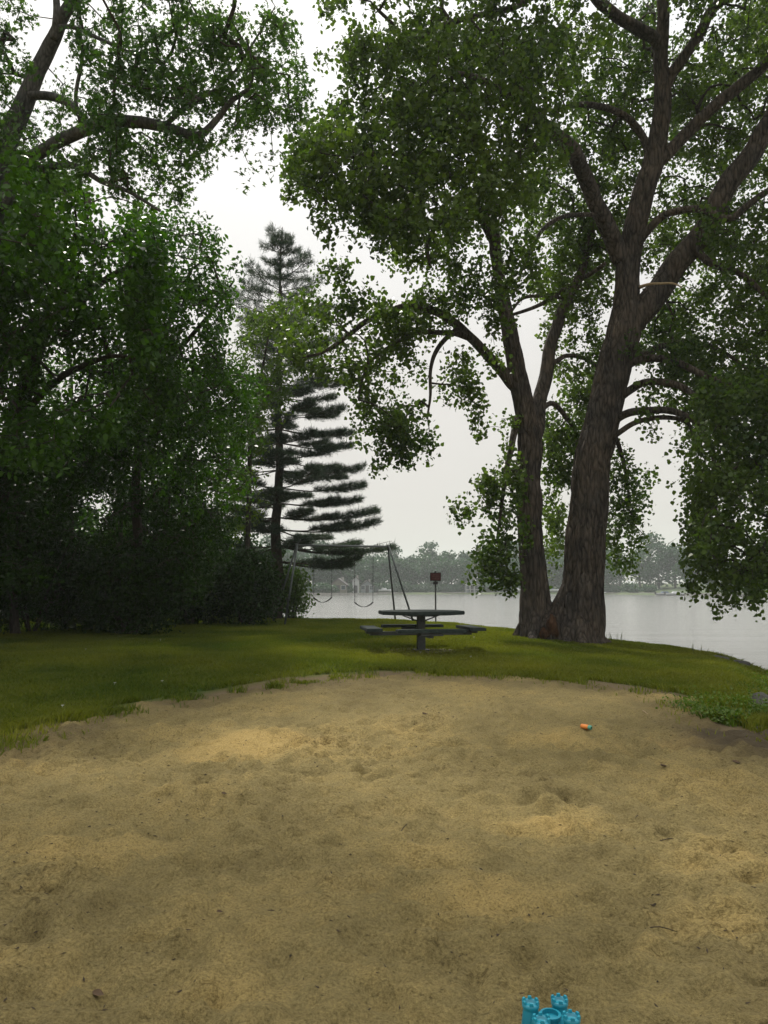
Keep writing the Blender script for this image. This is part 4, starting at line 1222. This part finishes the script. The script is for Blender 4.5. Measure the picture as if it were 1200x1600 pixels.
house(556, 4, 1.9, 2.4, 3.6, 'white_paint', 'narrow white boathouse across the lake, seen through the right swing', 0, .9, 1)
house(573, 6, 3.8, 4, 2.0, 'grey_paint', 'low grey house across the lake beside the narrow white boathouse', .1, 1.5)
house(736, 6, 4.2, 4, 2.6, 'grey_paint', 'small porch house with a peaked roof across the lake, right of the red sign', 0, 1.7, 3, True)
house(787, 9, 5.6, 5, 3.4, 'teal_paint', 'pale teal house across the lake beside the left trunk', 0, 1.3, 3, False)

def boat(px, off, ln, label, cover, rz=0):
    b = far_at(px, off)
    b[2] = WATER_Z if off <= 0 else b[2] + .35
    t = thing('motor_boat', b, label, 'boat', 'boats on the far shore', rz)
    prof = [(-.5, .34), (-.2, .40), (.15, .38), (.36, .24), (.5, .02)]
    v = []
    for u, hw in prof:
        v += [(u * ln, -hw * ln * .42, .62 + .12 * max(0, u)), (u * ln, 0, -.12), (u * ln, hw * ln * .42, .62 + .12 * max(0, u))]
    f = []
    for i in range(len(prof) - 1):
        a = i * 3
        f += [[a, a + 3, a + 4, a + 1], [a + 1, a + 4, a + 5, a + 2], [a + 2, a + 5, a + 3, a]]
    m = MB(); m.add(v, f); m.add([v[0], v[1], v[2]], [[0, 1, 2]]); m.build('hull', M['boat'], t)
    c = MB(); c.box((-.05 * ln, 0, .85), (ln * .36, ln * .22, .42), taper=.7); c.build('cockpit_cover', M[cover], t, smooth_=False)
    g = MB(); g.box((-.53 * ln, 0, .6), (.3, .3, .8)); g.build('outboard_motor', M['steel_dark'], t, smooth_=False)
boat(1040, -2, 5.5, 'white boat moored at the far shore, left of its pair under the tall trees', 'boat_blue', .1)
boat(1058, -2.5, 6, 'long white boat moored at the far shore, right of its pair under the tall trees', 'boat', -.05)
boat(808, 1, 4.5, 'white boat pulled up on the far bank just left of the left trunk', 'boat', .2)
boat(862, 2, 4.5, 'white boat on the far bank seen in the gap between the trunks', 'boat_blue', .1)
boat(601, 3, 4.5, 'white boat on the far bank seen just left of the swing set right legs', 'boat', .5)
boat(938, 0, 4, 'white boat on the far bank just right of the big trunk', 'boat', .1)

# seawall along the far bank
sw = MB()
fs = catmull(np.c_[FAR[2:9], np.zeros(7)], 3)
for a, b in zip(fs[:-1], fs[1:]):
    m_ = (a + b) / 2; dv = b - a; L_ = np.linalg.norm(dv); an = math.atan2(dv[1], dv[0])
    rot = [[math.cos(an), -math.sin(an), 0], [math.sin(an), math.cos(an), 0], [0, 0, 1]]
    hh = .75 + .2 * rng.random()
    sw.box((m_[0], m_[1] + 1.0, WATER_Z + hh / 2 - .2), (L_ * .98, .8, hh), rot)
tag(sw.build('sea_wall', M['wall_stone'], smooth_=False), 'low pale stone seawall running along the far bank', 'sea wall')

# ------------------------------------------------------------------ swing set
def swing_set():
    left = P(464, 852, 25.0); right = P(607, 854, 26.2)
    ctr = (left + right) / 2
    base = np.array([ctr[0], ctr[1], gz(ctr[0], ctr[1])])
    t = thing('swing_set', base, 'metal swing set with slanted pipe legs and two swings by the water', 'swing set')
    b = MB(); b.tube([left, right], .034, 12); b.build('top_bar', M['galv_mid'], t, loc=base)
    for (c, sp) in ((left, -1), (right, 1)):
        j = MB(); j.tube([c + [-.05, 0, 0], c + [.05, 0, 0]], .055, 12); j.build('joint', M['galv_dark'], t, loc=base)
    dv = right - left; dv[2] = 0; dv /= np.linalg.norm(dv); ac = np.array([-dv[1], dv[0], 0])
    for end, sp, mt in ((left, -1, ['galv_dark', 'galv_dark']), (right, 1, ['galv_dark', 'steel_dark'])):
        for k, s in enumerate((-1, 1)):
            foot = end + dv * sp * .60 + ac * s * .80
            foot[2] = gz(foot[0], foot[1]) - .1
            l_ = MB(); l_.tube([end + ac * s * .04, foot], .032, 12); l_.build('leg', M[mt[k]], t, loc=base)
    def u_of(px):
        # position along the bar at that column
        lo, hi = 0., 1.
        for _ in range(30):
            m_ = (lo + hi) / 2; p = left + (right - left) * m_
            if 600 + F * p[0] / (p[1] * math.cos(PITCH)) * 1.0 < px: lo = m_
            else: hi = m_
        return lo
    for pa, pb, yb, sag in ((490, 518.5, 934, 7.5), (554, 583, 941.5, 7)):
        A = left + (right - left) * u_of(pa); B = left + (right - left) * u_of(pb)
        mid = (A + B) / 2; zb = P((pa + pb) / 2, yb, mid[1])[2]; zs = P(570, yb + sag, mid[1])[2]
        A2, B2 = A.copy(), B.copy(); A2[2] = B2[2] = zb
        A2 = A2 + dv * .01; B2 = B2 - dv * .01
        s_ = MB()
        n = 14
        for i in range(n):
            f0, f1 = i / n, (i + 1) / n
            p0 = A2 + (B2 - A2) * f0; p1 = A2 + (B2 - A2) * f1
            p0[2] = zb - (zb - zs) * (1 - (2 * f0 - 1) ** 2); p1[2] = zb - (zb - zs) * (1 - (2 * f1 - 1) ** 2)
            hw = ac * .07
            th = np.array([0, 0, .014])
            s_.add([p0 - hw, p0 + hw, p1 + hw, p1 - hw, p0 - hw + th, p0 + hw + th, p1 + hw + th, p1 - hw + th], [[0, 3, 2, 1], [4, 5, 6, 7], [0, 4, 7, 3], [1, 2, 6, 5]])
        so = s_.build('swing_seat', M['rubber'], t, loc=base)
        for top, bot in ((A, A2), (B, B2)):
            c = MB()
            # alternating flat links
            nl = int((top[2] - bot[2]) / .06)
            pts = np.linspace(top, bot, nl + 1)
            for i in range(nl):
                a_, b_ = pts[i], pts[i + 1]
                off = (dv if i % 2 else ac) * .009
                c.tube([a_, (a_ + b_) / 2 + off, b_], .0055, 4); c.tube([a_, (a_ + b_) / 2 - off, b_], .0055, 4)
            c.build('chain', M['chain'], so)
            bpy.context.view_layer.update
        for ch in so.children:
            for v_ in ch.data.vertices: v_.co -= Vector(base)
swing_set()

# ------------------------------------------------------------------ picnic table on its slab
def table():
    c = G(658, 1018); x, y = c[0], c[1]; z = gz(x, y)
    s = MB()
    hs = .74
    pts = []
    rot = R(38)
    for k in range(4):
        a0 = rot + k * math.pi / 2; a1 = rot + (k + 1) * math.pi / 2
        p0 = np.array([math.cos(a0), math.sin(a0)]) * hs * 1.41; p1 = np.array([math.cos(a1), math.sin(a1)]) * hs * 1.41
        for q in range(8): pts.append(p0 + (p1 - p0) * q / 8 + rng.normal(size=2) * .015)
    s.prism(np.array(pts) + [x, y], z - .15, z + .018)
    tag(s.build('concrete_slab', M['concrete'], smooth_=False), 'dirty square concrete slab set in grass under the picnic table', 'slab')
    z0 = z + .018
    t = thing('picnic_table', (x, y, z0), 'dark green octagonal picnic table with attached benches on a single post', 'picnic table', None, R(8))
    def octo(r_, zb, zt, bev=.0):
        m = MB(); p = [(r_ / math.cos(math.pi / 8) * math.cos(math.pi / 8 + k * math.pi / 4), r_ / math.cos(math.pi / 8) * math.sin(math.pi / 8 + k * math.pi / 4)) for k in range(8)]
        p = np.array(p)
        m.prism(p * (1 - bev), zb, zb + .01); m.prism(p, zb + .01, zt - .01); m.prism(p * (1 - bev), zt - .01, zt)
        return m
    octo(.79, .695, .765, .012).build('tabletop', M['plastic_table'], t, smooth_=False)
    pm = MB(); pm.box((0, 0, .33), (.145, .145, .70)); pm.box((0, 0, .01), (.30, .30, .025)); pm.box((0, 0, .67), (.5, .5, .025)); pm.build('post', M['steel_dark'], t, smooth_=False)
    for k in range(4):
        a = k * math.pi / 2
        ca, sa = math.cos(a), math.sin(a)
        m = MB(); m.tube([(ca * .07, sa * .07, .57), (ca * .36, sa * .36, .675)], .012, 6); m.build('brace', M['steel_dark'], t)
        rt = [[ca, -sa, 0], [sa, ca, 0], [0, 0, 1]]
        m = MB(); m.box((ca * .52, sa * .52, .335), (.95, .09, .075), rt); m.box((ca * .95, sa * .95, .365), (.24, .42, .05), rt); m.build('bench_arm', M['steel_dark'], t, smooth_=False)
        ln = 1.26
        m = MB(); m.box((ca * .98, sa * .98, .425), (.29, ln, .05), rt)
        # bevelled rim
        m.box((ca * .98, sa * .98, .4535), (.26, ln - .04, .008), rt)
        m.build('bench', M['plastic_table'], t, smooth_=False)
    return x, y
TX, TY = table()

# ------------------------------------------------------------------ sign
def sign():
    c = P(681, 975, 25.0); x, y = c[0], 25.0; z = gz(x, y)
    t = thing('warning_sign', (x, y, z), 'small red sign on a thin metal post at the water edge behind the picnic table', 'sign', None, R(3))
    H = P(682, 895, 25.0)[2] - z
    m = MB(); m.box((0, .02, H / 2 + .01), (.045, .03, H + .06)); m.build('post', M['steel_dark'], t, smooth_=False)
    p = MB(); p.box((0, -.01, H - .13), (.36, .012, .27)); p.box((0, -.0, H - .33), (.15, .012, .09)); p.build('sign_back', M['sign_edge'], t, smooth_=False)
    p = MB(); p.box((0, -.021, H - .13), (.32, .006, .23)); po = p.build('sign_panel', M['sign_red'], t, smooth_=False)
    k = MB()
    for row, (wd, nn) in enumerate(((.2, 4), (.26, 6), (.24, 5))):
        for i in range(nn):
            k.box((-wd / 2 + wd * (i + .5) / nn, -.0262, H - .07 - row * .062), (wd / nn * .62, .003, .022))
    k.build('faded_lettering', M['sign_text'], po, smooth_=False)
    k = MB(); k.lathe([(.001, -.03), (.025, -.02), (.032, .01), (.02, .04), (.001, .045)], (0, .01, H + .03), 10); k.build('post_cap', M['steel_dark'], t)
sign()

# ------------------------------------------------------------------ sand castle mould
def castle():
    zt = .205
    v = raydir(860, 1555)
    d = (CAM[2] - zt - .01) / -v[2] * v[1]
    c = P(860, 1555, d); x, y = c[0], c[1]; z = gz(x, y) - .005
    t = thing('sand_castle_mould', (x, y, z), 'bright turquoise plastic castle mould with four turrets on the sand', 'sand toy', None, R(9))
    H = zt
    b = MB()
    # tapered square body with slightly bowed sides
    def ring(hw, zz, n=8):
        p = []
        for k in range(4):
            a = math.pi / 4 + k * math.pi / 2
            p0 = np.array([math.cos(a), math.sin(a)]) * hw * 1.414; p1 = np.array([math.cos(a + math.pi / 2), math.sin(a + math.pi / 2)]) * hw * 1.414
            for q in range(n): p.append(list(p0 + (p1 - p0) * q / n) + [zz])
        return p
    lv = [(.095, 0), (.098, .004), (.088, .012), (.066, .10), (.056, H * .76), (.050, H * .775)]
    V = []; F_ = []
    n = 32
    for hw, zz in lv: V += ring(hw, zz)
    for i in range(len(lv) - 1):
        for j in range(n): F_.append([i * n + j, i * n + (j + 1) % n, (i + 1) * n + (j + 1) % n, (i + 1) * n + j])
    b.add(V, F_)
    b.f.append(np.array([[(len(lv) - 1) * n + j for j in range(n)]])); b.att.append(np.zeros(1))
    b.build('body', M['toy'], t, smooth_=False)
    # central keep step
    k_ = MB(); k_.lathe([(.030, H * .6), (.028, H * .82), (.034, H * .83), (.034, H * .86), (.026, H * .865), (.026, H * .80)], (0, .004, 0), 20); k_.build('keep', M['toy'], t, smooth_=False)
    for sx in (-1, 1):
        for sy in (-1, 1):
            cx, cy = sx * .049, sy * .049
            hh = H
            tw = MB()
            tw.lathe([(.045, 0.0), (.042, .02), (.0305, .12), (.0245, hh * .83), (.0240, hh * .84), (.0272, hh * .87), (.0272, hh * .93), (.0200, hh * .93), (.0200, hh * .895), (.001, hh * .895)], (cx, cy, 0), 26)
            tt = tw.build('turret', M['toy'], t, smooth_=True)
            mm = MB()
            for q in range(6):
                a = q * math.pi / 3 + .3
                rt = [[math.cos(a), -math.sin(a), 0], [math.sin(a), math.cos(a), 0], [0, 0, 1]]
                mm.box((cx + .0237 * math.cos(a), cy + .0237 * math.sin(a), hh * .93 + .0042), (.0085, .0135, .008), rt, .75)
            mm.build('merlon_ring', M['toy'], tt, smooth_=False)
            wn = MB()
            a = -math.pi / 2 + sx * .2
            rt = [[math.cos(a), -math.sin(a), 0], [math.sin(a), math.cos(a), 0], [0, 0, 1]]
            wn.box((cx + .0264 * math.cos(a), cy + .0264 * math.sin(a), hh * .68), (.004, .008, .02), rt); wn.build('arrow_slit', M['toy'], tt, smooth_=False)
    st = MB()
    zz = H * .69
    st.add([(-.016, -.0625, zz - .014), (.016, -.0625, zz - .014), (.012, -.0595, zz + .016), (-.014, -.0595, zz + .018), (-.016, -.0605, zz - .014), (.016, -.0605, zz - .014), (.012, -.0575, zz + .016), (-.014, -.0575, zz + .018)],
           [[0, 1, 2, 3], [4, 7, 6, 5], [0, 4, 5, 1], [1, 5, 6, 2], [2, 6, 7, 3], [3, 7, 4, 0]])
    so = st.build('sticker', M['sticker'], t, smooth_=False)
    ink = MB()
    for (a, b_, w2, h2) in ((-.004, .004, .010, .002), (.002, -.001, .012, .002), (-.002, -.006, .008, .002), (.004, .008, .004, .004)):
        ink.box((a, -.0622, zz + b_), (w2, .0006, h2))
    ink.build('sticker_print', M['sticker_ink'], so, smooth_=False)
castle()

# ------------------------------------------------------------------ bottle
def sand_z(x, y):
    X, Y = np.meshgrid(np.linspace(x - .12, x + .12, 9), np.linspace(y - .12, y + .12, 9))
    z = ground(X, Y) + sand_relief(X, Y)
    return float(z[3:6, 3:6].mean())
def bottle():
    c = G(916, 1141); x, y = c[0], c[1]; z = sand_z(x, y)
    t = thing('plastic_bottle', (x, y, z + .023), 'small orange plastic bottle with a green cap lying on the sand', 'bottle', None, R(-52))
    rot = np.array([[0, 0, 1], [0, 1, 0], [-1, 0, 0]])   # axis along x
    m = MB(); m.lathe([(.014, -.062), (.022, -.058), (.024, -.052), (.024, -.03), (.0232, -.026), (.024, -.022), (.024, .018), (.020, .030), (.013, .034)], (0, 0, 0), 24, rot); m.build('body', M['orange'], t)
    m = MB(); m.lathe([(.020, .031), (.0225, .033), (.0225, .058), (.019, .063), (.010, .064)], (0, 0, 0), 24, rot); cp = m.build('cap', M['green_cap'], t)
    m = MB(); m.lathe([(.009, .0645), (.009, .068), (.004, .069)], (0, 0, 0), 16, rot); m.build('cap_nozzle', M['leaf_shrub_bright'], cp)
bottle()

# ------------------------------------------------------------------ rocks, stump, sticks, litter
def rock(px, py, r, label, squash=.6, mt='rock', name='rock', seed=0, group='rocks on the lake bank', cat='rock'):
    c = G(px, py); n, m = 22, 14
    a, b = np.meshgrid(np.arange(n) * 2 * math.pi / n, np.linspace(.001, math.pi - .001, m))
    u = np.stack([np.cos(a) * np.sin(b), np.sin(a) * np.sin(b), np.cos(b)], -1).reshape(-1, 3)
    k = 1 + (fbm(u + seed * 3.1, 1.6, 3, seed) - .5) * .8
    v = u * k[:, None] * np.array([r * 1.25, r, r * squash]) + np.array([0, 0, r * squash * .25])
    f = np.array([[i * n + j, (i + 1) * n + j, (i + 1) * n + (j + 1) % n, i * n + (j + 1) % n] for i in range(m - 1) for j in range(n)])
    mb = MB(); mb.add(v, f); o = mb.build(name, M[mt]); o.location = (c[0], c[1], c[2] - r * .35); o.rotation_euler = (0, 0, seed * 1.1)
    return tag(o, label, cat, group)
rock(1122, 1030, .22, 'low rounded grey rock where the grassy bank ends', .5, seed=1)
rock(1148, 1036, .22, 'long dark rock at the waterline second along the bank', .5, seed=2)
rock(1176, 1042, .30, 'broad humped rock at the waterline on the right', .6, seed=3)
rock(1215, 1048, .40, 'rock at the right edge of the bank', .6, seed=4)
rock(1200, 1106, .20, 'weathered pale grey boulder sunk in weeds at the right edge', 1.0, seed=6, group='stones by the weeds')
rock(1160, 1146, .05, 'small stone below the bright weeds', .7, seed=8, group='stones by the weeds')
rock(1185, 1140, .06, 'small grey stone beside the driftwood sticks', .7, seed=9, group='stones by the weeds')

def stick(px0, py0, px1, py1, r, label, mt='stick', name='stick', group='sticks near the weeds', lift=.02):
    a, b = G(px0, py0), G(px1, py1); mid = (a + b) / 2
    pts = np.array([list(a + [0, 0, lift]) + [r], list(mid + [0, .02, lift * 2.2]) + [r * .9], list(b + [0, 0, lift]) + [r * .5]])
    mb = MB(); limb3(mb, pts, 7, .05, .2, int(px0)); o = mb.build(name, M[mt], loc=a)
    return tag(o, label, 'stick', group)
stick(1163, 1126, 1199, 1140, .012, 'longest pale driftwood stick lying below the boulder')
stick(1172, 1117, 1204, 1128, .010, 'thin grey stick under the weeds near the boulder')
stick(1188, 1138, 1206, 1146, .010, 'short pale stick at the right edge below the weeds')
stick(618, 1312, 648, 1278, .003, 'thin dark curved twig lying on the middle of the sand', 'bark_chip', 'twig', 'twigs on the sand', .006)
stick(1008, 1453, 1058, 1458, .003, 'long straight twig lying on the sand at lower right', 'bark_chip', 'twig', 'twigs on the sand', .006)
stick(1025, 1318, 1068, 1313, .003, 'thin twig across the pale sand patch on the right', 'bark_chip', 'twig', 'twigs on the sand', .006)
stick(1002, 1110, 1014, 1118, .006, 'short pale stick on the sand below the cottonwood', 'pale_wood', 'stick', 'sticks near the weeds', .006)
stick(365, 1592, 376, 1602, .004, 'short reddish twig at the bottom edge of the sand', 'bark_chip', 'twig', 'twigs on the sand', .006)

def dead_leaf(px, py, s, label, rz):
    c = G(px, py); z = sand_z(c[0], c[1]) if py > 1100 else c[2]
    n = 9; V = []; 
    for i in range(n):
        u = i / (n - 1); wd = .32 * math.sin(math.pi * u ** .8) * s
        curl = .25 * s * (u - .5) ** 2 * 2
        V += [(u * s - s / 2, -wd, curl + wd * .5), (u * s - s / 2, 0, curl), (u * s - s / 2, wd, curl + wd * .7)]
    f = []
    for i in range(n - 1):
        a = i * 3; f += [[a, a + 3, a + 4, a + 1], [a + 1, a + 4, a + 5, a + 2]]
    mb = MB(); mb.add(V, f); o = mb.build('dead_leaf', M['dead_leaf']); o.location = (c[0], c[1], z + .012); o.rotation_euler = (.1, .15, rz)
    return tag(o, label, 'dead leaf', 'dead leaves on the sand')
for a in [(108, 1106, .22, 'large dark curled dead leaf in the grass at far left', .3), (664, 1120, .13, 'dark curled dead leaf on the sand below the picnic table', .5), (1037, 1203, .11, 'dark narrow dead leaf on the sand on the right', .4), (1151, 1198, .12, 'dark dead leaf on the sand near the right edge', -.4),
          (86, 1424, .05, 'small black leaf scrap on the left sand', 1.0), (343, 1437, .05, 'small black leaf scrap on the lower middle sand', .2), (350, 1246, .07, 'dead leaf pair scrap on the middle left sand', .1), (148, 1190, .06, 'dark leaf scrap at the grass edge on the left', 1.2),
          (533, 1331, .05, 'tiny dark leaf scrap on the centre sand', 1.5), (153, 1556, .08, 'dead leaf on the lower left sand', -.2), (820, 1592, .05, 'dark clump of leaf just left of the castle mould', .2)]:
    dead_leaf(a[0], a[1], a[2] * .62, a[3], a[4])

# bark crumbs over the sand (nobody could count them)
def crumbs():
    n = 15000
    x = rng.uniform(-7, 6.5, n); y = 2.2 + 9.5 * rng.random(n)
    patch = fbm(np.stack([x, y, x * 0], 1), .9, 3, 51)
    ok = in_poly(x, y, BND) & (rng.random(n) < smooth(.35, .65, patch) + .25) & (seg_dist(x, y, SHORE) > .3)
    x, y = x[ok], y[ok]; n = len(x)
    X = np.stack([x, y, ground(x, y)], 1)
    # exact relief from the sand mesh
    me = bpy.data.objects['sand'].data
    from mathutils.bvhtree import BVHTree
    bv = BVHTree.FromObject(bpy.data.objects['sand'], bpy.context.evaluated_depsgraph_get())
    for i in range(n):
        h = bv.ray_cast(Vector((x[i], y[i], 3)), Vector((0, 0, -1)))
        if h[0] is not None: X[i, 2] = h[0].z
    mb = MB()
    ln = .005 + .018 * rng.random(n) ** 2; a = rng.uniform(0, 6.28, n)
    u = np.stack([np.cos(a), np.sin(a), rng.uniform(-.2, .2, n)], 1); v = np.stack([-np.sin(a), np.cos(a), a * 0], 1); w_ = ln * rng.uniform(.12, .35, n)
    T = [(-1, 0, 0), (0, -1, .0), (1, 0, 0), (0, 1, .0), (-.2, 0, 1.0)]
    V = np.stack([X + u * (ln * p)[:, None] + v * (w_ * q)[:, None] + np.array([0, 0, 1]) * (w_ * (r * .9) + .001)[:, None] for p, q, r in T], 1)
    base = (np.arange(n) * 5)[:, None]
    mb.add(V.reshape(-1, 3), np.concatenate([base + np.array([f]) for f in ([0, 1, 4], [1, 2, 4], [2, 3, 4], [3, 0, 4])]))
    tag(mb.build('bark_litter', M['bark_chip'], smooth_=False), 'tiny dark bark and leaf crumbs scattered over the sand', 'litter', None, 'stuff')
bpy.context.view_layer.update()
crumbs()

# ------------------------------------------------------------------ grass
def grass():
    n = 1500000
    y = 5.5 + 25 * rng.random(n) ** 1.25
    x = rng.uniform(-1, 1, n) * (y * .56 + 1.0)
    x = np.clip(x, -16, 10)
    sd_ = seg_dist(x, y, SHORE)
    bd0 = bdist(x, y)
    ok = (sd_ > .25) & (~is_sand(x, y) | ((bd0 < .5) & (rng.random(n) < .10 * (1 - bd0 / .5)))) & ~((np.hypot(x - TX, y - TY) < .7) & (rng.random(n) < .8))
    pt = np.stack([x, y, x * 0], 1)
    dens = fbm(pt, 1.2, 3, 91)
    ok &= rng.random(n) < smooth(.2, .5, dens) * .8 + .25
    bd = bdist(x, y)
    ok &= (bd > .35) | (rng.random(n) < smooth(.46, .6, fbm(pt, 1.5, 2, 93)) )
    x, y, sd_, bd = x[ok], y[ok], sd_[ok], bd[ok]; n = len(x)
    z = ground(x, y)
    pt = np.stack([x, y, x * 0], 1)
    clump = fbm(pt, 2.2, 3, 95)
    h = (.03 + .075 * clump * rng.random(n)) * (1 + .5 * smooth(.6, .1, bd) * (clump > .5)) * (1 + 1.6 * smooth(1.6, .5, sd_) * rng.random(n))
    right = smooth(3.2, 4.8, x) * smooth(13, 9, y)
    h *= 1 + right * .9
    w_ = .004 + y * .00028
    a = rng.uniform(0, 6.28, n); lean = rng.normal(size=(n, 2)) * .5
    s = np.stack([np.cos(a), np.sin(a)], 1) * w_[:, None]
    b0 = np.stack([x - s[:, 0], y - s[:, 1], z - .01], 1); b1 = np.stack([x + s[:, 0], y + s[:, 1], z - .01], 1)
    m0 = np.stack([x - s[:, 0] * .7 + lean[:, 0] * h * .35, y - s[:, 1] * .7 + lean[:, 1] * h * .35, z + h * .6], 1); m1 = np.stack([x + s[:, 0] * .7 + lean[:, 0] * h * .35, y + s[:, 1] * .7 + lean[:, 1] * h * .35, z + h * .6], 1)
    tp = np.stack([x + lean[:, 0] * h, y + lean[:, 1] * h, z + h], 1)
    V = np.stack([b0, b1, m1, tp, m0], 1)
    mb = MB(); mb.add(V.reshape(-1, 3), np.arange(n * 5).reshape(n, 5), rng.random(n) * .45 + .2 * clump + .38 * smooth(-3.5, 2.5, x) * (1 - .5 * smooth(3, 5, x)))  # blades yellower to the right; tree shade on the left is in the colour
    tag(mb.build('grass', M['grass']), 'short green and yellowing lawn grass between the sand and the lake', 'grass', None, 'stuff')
grass()

def tuft(px, py, n, h, spread, mt, name=None, label=None, cat=None, group=None, wd=.006, lean=.35, leafy=False, mb=None):
    c = G(px, py); own = mb is None; mb = MB() if own else mb
    ang = rng.uniform(0, 6.28, n); r = spread * np.sqrt(rng.random(n))
    x, y = c[0] + r * np.cos(ang), c[1] + r * np.sin(ang); z = ground(x, y)
    H = h * rng.uniform(.5, 1.1, n); L_ = np.stack([np.cos(ang), np.sin(ang)], 1) * lean * rng.random(n)[:, None] + rng.normal(size=(n, 2)) * .12
    sa = ang + 1.57; s = np.stack([np.cos(sa), np.sin(sa)], 1) * wd
    def pt(f_, wf, sg): return np.stack([x + L_[:, 0] * H * f_ ** 1.6 + sg * s[:, 0] * wf, y + L_[:, 1] * H * f_ ** 1.6 + sg * s[:, 1] * wf, z - .01 + H * f_ * (1 - .15 * f_)], 1)
    V = np.stack([pt(0, .8, -1), pt(0, .8, 1), pt(.45, 1, 1), pt(.8, .6, 1), pt(1, .05, 1), pt(.8, .6, -1), pt(.45, 1, -1)], 1)
    mb.add(V.reshape(-1, 3), np.arange(n * 7).reshape(n, 7), rng.random(n))
    if leafy:
        k = n * 3
        cc = np.stack([c[0] + spread * rng.normal(size=k) * .55, c[1] + spread * rng.normal(size=k) * .55, z.mean() + h * rng.random(k) ** .7], 1)
        leaves(mb, cc, .034, 'oval', -.1, 1.6, 1.2)
    if own: return tag(mb.build(name, M[mt], loc=c), label, cat, group)
EG, WD, RD = MB(), MB(), MB()
for _ in range(170):
    px = rng.uniform(-20, 1180); py = 985 + 75 * rng.random() + (90 * rng.random() if px < 260 else 0)
    if is_sand(*[np.array([q]) for q in G(px, py)[:2]])[0] or G(px, py)[1] > 19: continue
    tuft(px, py, 22, rng.uniform(.07, .12), rng.uniform(.06, .2), 'grass', mb=EG, wd=.004)
for px, py, n, h, sp in [(140, 1122, 90, .11, .16), (285, 1096, 80, .10, .14), (205, 1110, 60, .09, .12), (370, 1081, 80, .10, .15), (575, 1056, 90, .11, .25), (540, 1060, 50, .08, .15), (690, 1055, 50, .09, .15), (775, 1058, 60, .09, .2), (60, 1140, 90, .10, .2), (20, 1155, 90, .11, .2), (905, 1066, 50, .09, .2), (1000, 1082, 60, .1, .2), (440, 1068, 50, .08, .15)]:
    tuft(px, py, n, h, sp, 'grass', mb=EG)
for px, py, n, h, sp in [(1085, 1108, 80, .10, .25), (1108, 1122, 100, .12, .2), (1132, 1128, 120, .14, .2), (1150, 1132, 80, .12, .16), (1165, 1108, 90, .15, .3), (1110, 1098, 80, .10, .4), (1185, 1085, 80, .14, .4), (1135, 1085, 90, .10, .5), (1185, 1062, 80, .12, .5), (1190, 1120, 60, .14, .15), (1195, 1075, 60, .12, .3)]:
    tuft(px, py, n, h, sp, 'weed', wd=.006, lean=.5, leafy=True, mb=WD)
for px, py in [(1020, 1006), (1040, 1009), (1052, 1010), (1065, 1012), (1080, 1016), (1088, 1018), (1098, 1022), (1130, 1030), (960, 1000), (985, 1003), (1005, 1005), (960, 1003)]:
    tuft(px, py, 13, rng.uniform(.18, .36), .28, 'reed', wd=.006, lean=.25, mb=RD)
tag(EG.build('edge_grass', M['grass']), 'ragged dark green grass tufts along the edge of the sand', 'grass tufts', None, 'stuff')
tag(WD.build('leafy_weeds', M['weed']), 'bright green leafy weeds massed beside the grey boulder at right', 'weeds', None, 'stuff')
tag(RD.build('bank_reeds', M['reed']), 'sparse tall grass stems sticking up from the bank against the water', 'reeds', None, 'stuff')
tuft(905, 1000, 60, .22, .25, 'reed', 'dry_weed', 'pale dried weeds growing at the foot of the big trunk', 'weeds', None, .008, .5, True)
tuft(885, 998, 50, .25, .22, 'weed', 'young_sprout', 'leafy sprouts at the base between the trunks', 'weeds', None, .008, .4, True)
for px, py, lb_ in [(133, 1020, 'far left in the dark grass, largest one'), (250, 1004, 'near the dark shrubs at left'), (252, 1072, 'left lawn close to the sand edge'), (740, 1000, 'behind the right bench of the picnic table'), (735, 1032, 'in front of the slab corner'), (656, 1025, 'in front of the table post'), (178, 1075, 'middle of the left lawn'), (96, 1112, 'beside the big dead leaf at left')]:
    c = G(px, py); mb = MB(); k = 9
    a = np.arange(k) * 2 * math.pi / k; z = .07
    mb.tube([c + [0, 0, -.01], c + [.01, 0, z]], .002, 4)
    s_ = .016
    V = []; f = []
    for i, q in enumerate(a):
        b_ = len(V); V += [c + [.01, 0, z], c + [.01 + s_ * math.cos(q - .25), s_ * math.sin(q - .25), z + .006], c + [.01 + s_ * 1.3 * math.cos(q), s_ * 1.3 * math.sin(q), z + .003], c + [.01 + s_ * math.cos(q + .25), s_ * math.sin(q + .25), z + .006]]
        f.append([b_, b_ + 1, b_ + 2, b_ + 3])
    mb.add(V, f)
    tag(mb.build('clover_flower', M['white_petal'], loc=c), 'tiny white clover flower, ' + lb_, 'flower', 'white clover flowers in the lawn')

# ------------------------------------------------------------------ haze
hz = MB()
hz.box((0, 330, 31), (2400, 2100, 72))
ho = hz.build('haze', None or mat('haze_air'), smooth_=False)
hm = ho.data.materials[0]
for n in list(hm.node_tree.nodes): hm.node_tree.nodes.remove(n)
vo = hm.node_tree.nodes.new('ShaderNodeVolumePrincipled'); oo = hm.node_tree.nodes.new('ShaderNodeOutputMaterial')
vo.inputs['Color'].default_value = (.87, .92, .90, 1)
vo.inputs['Density'].default_value = .00055
hm.node_tree.links.new(vo.outputs[0], oo.inputs['Volume'])
tag(ho, None, None, None, 'stuff')
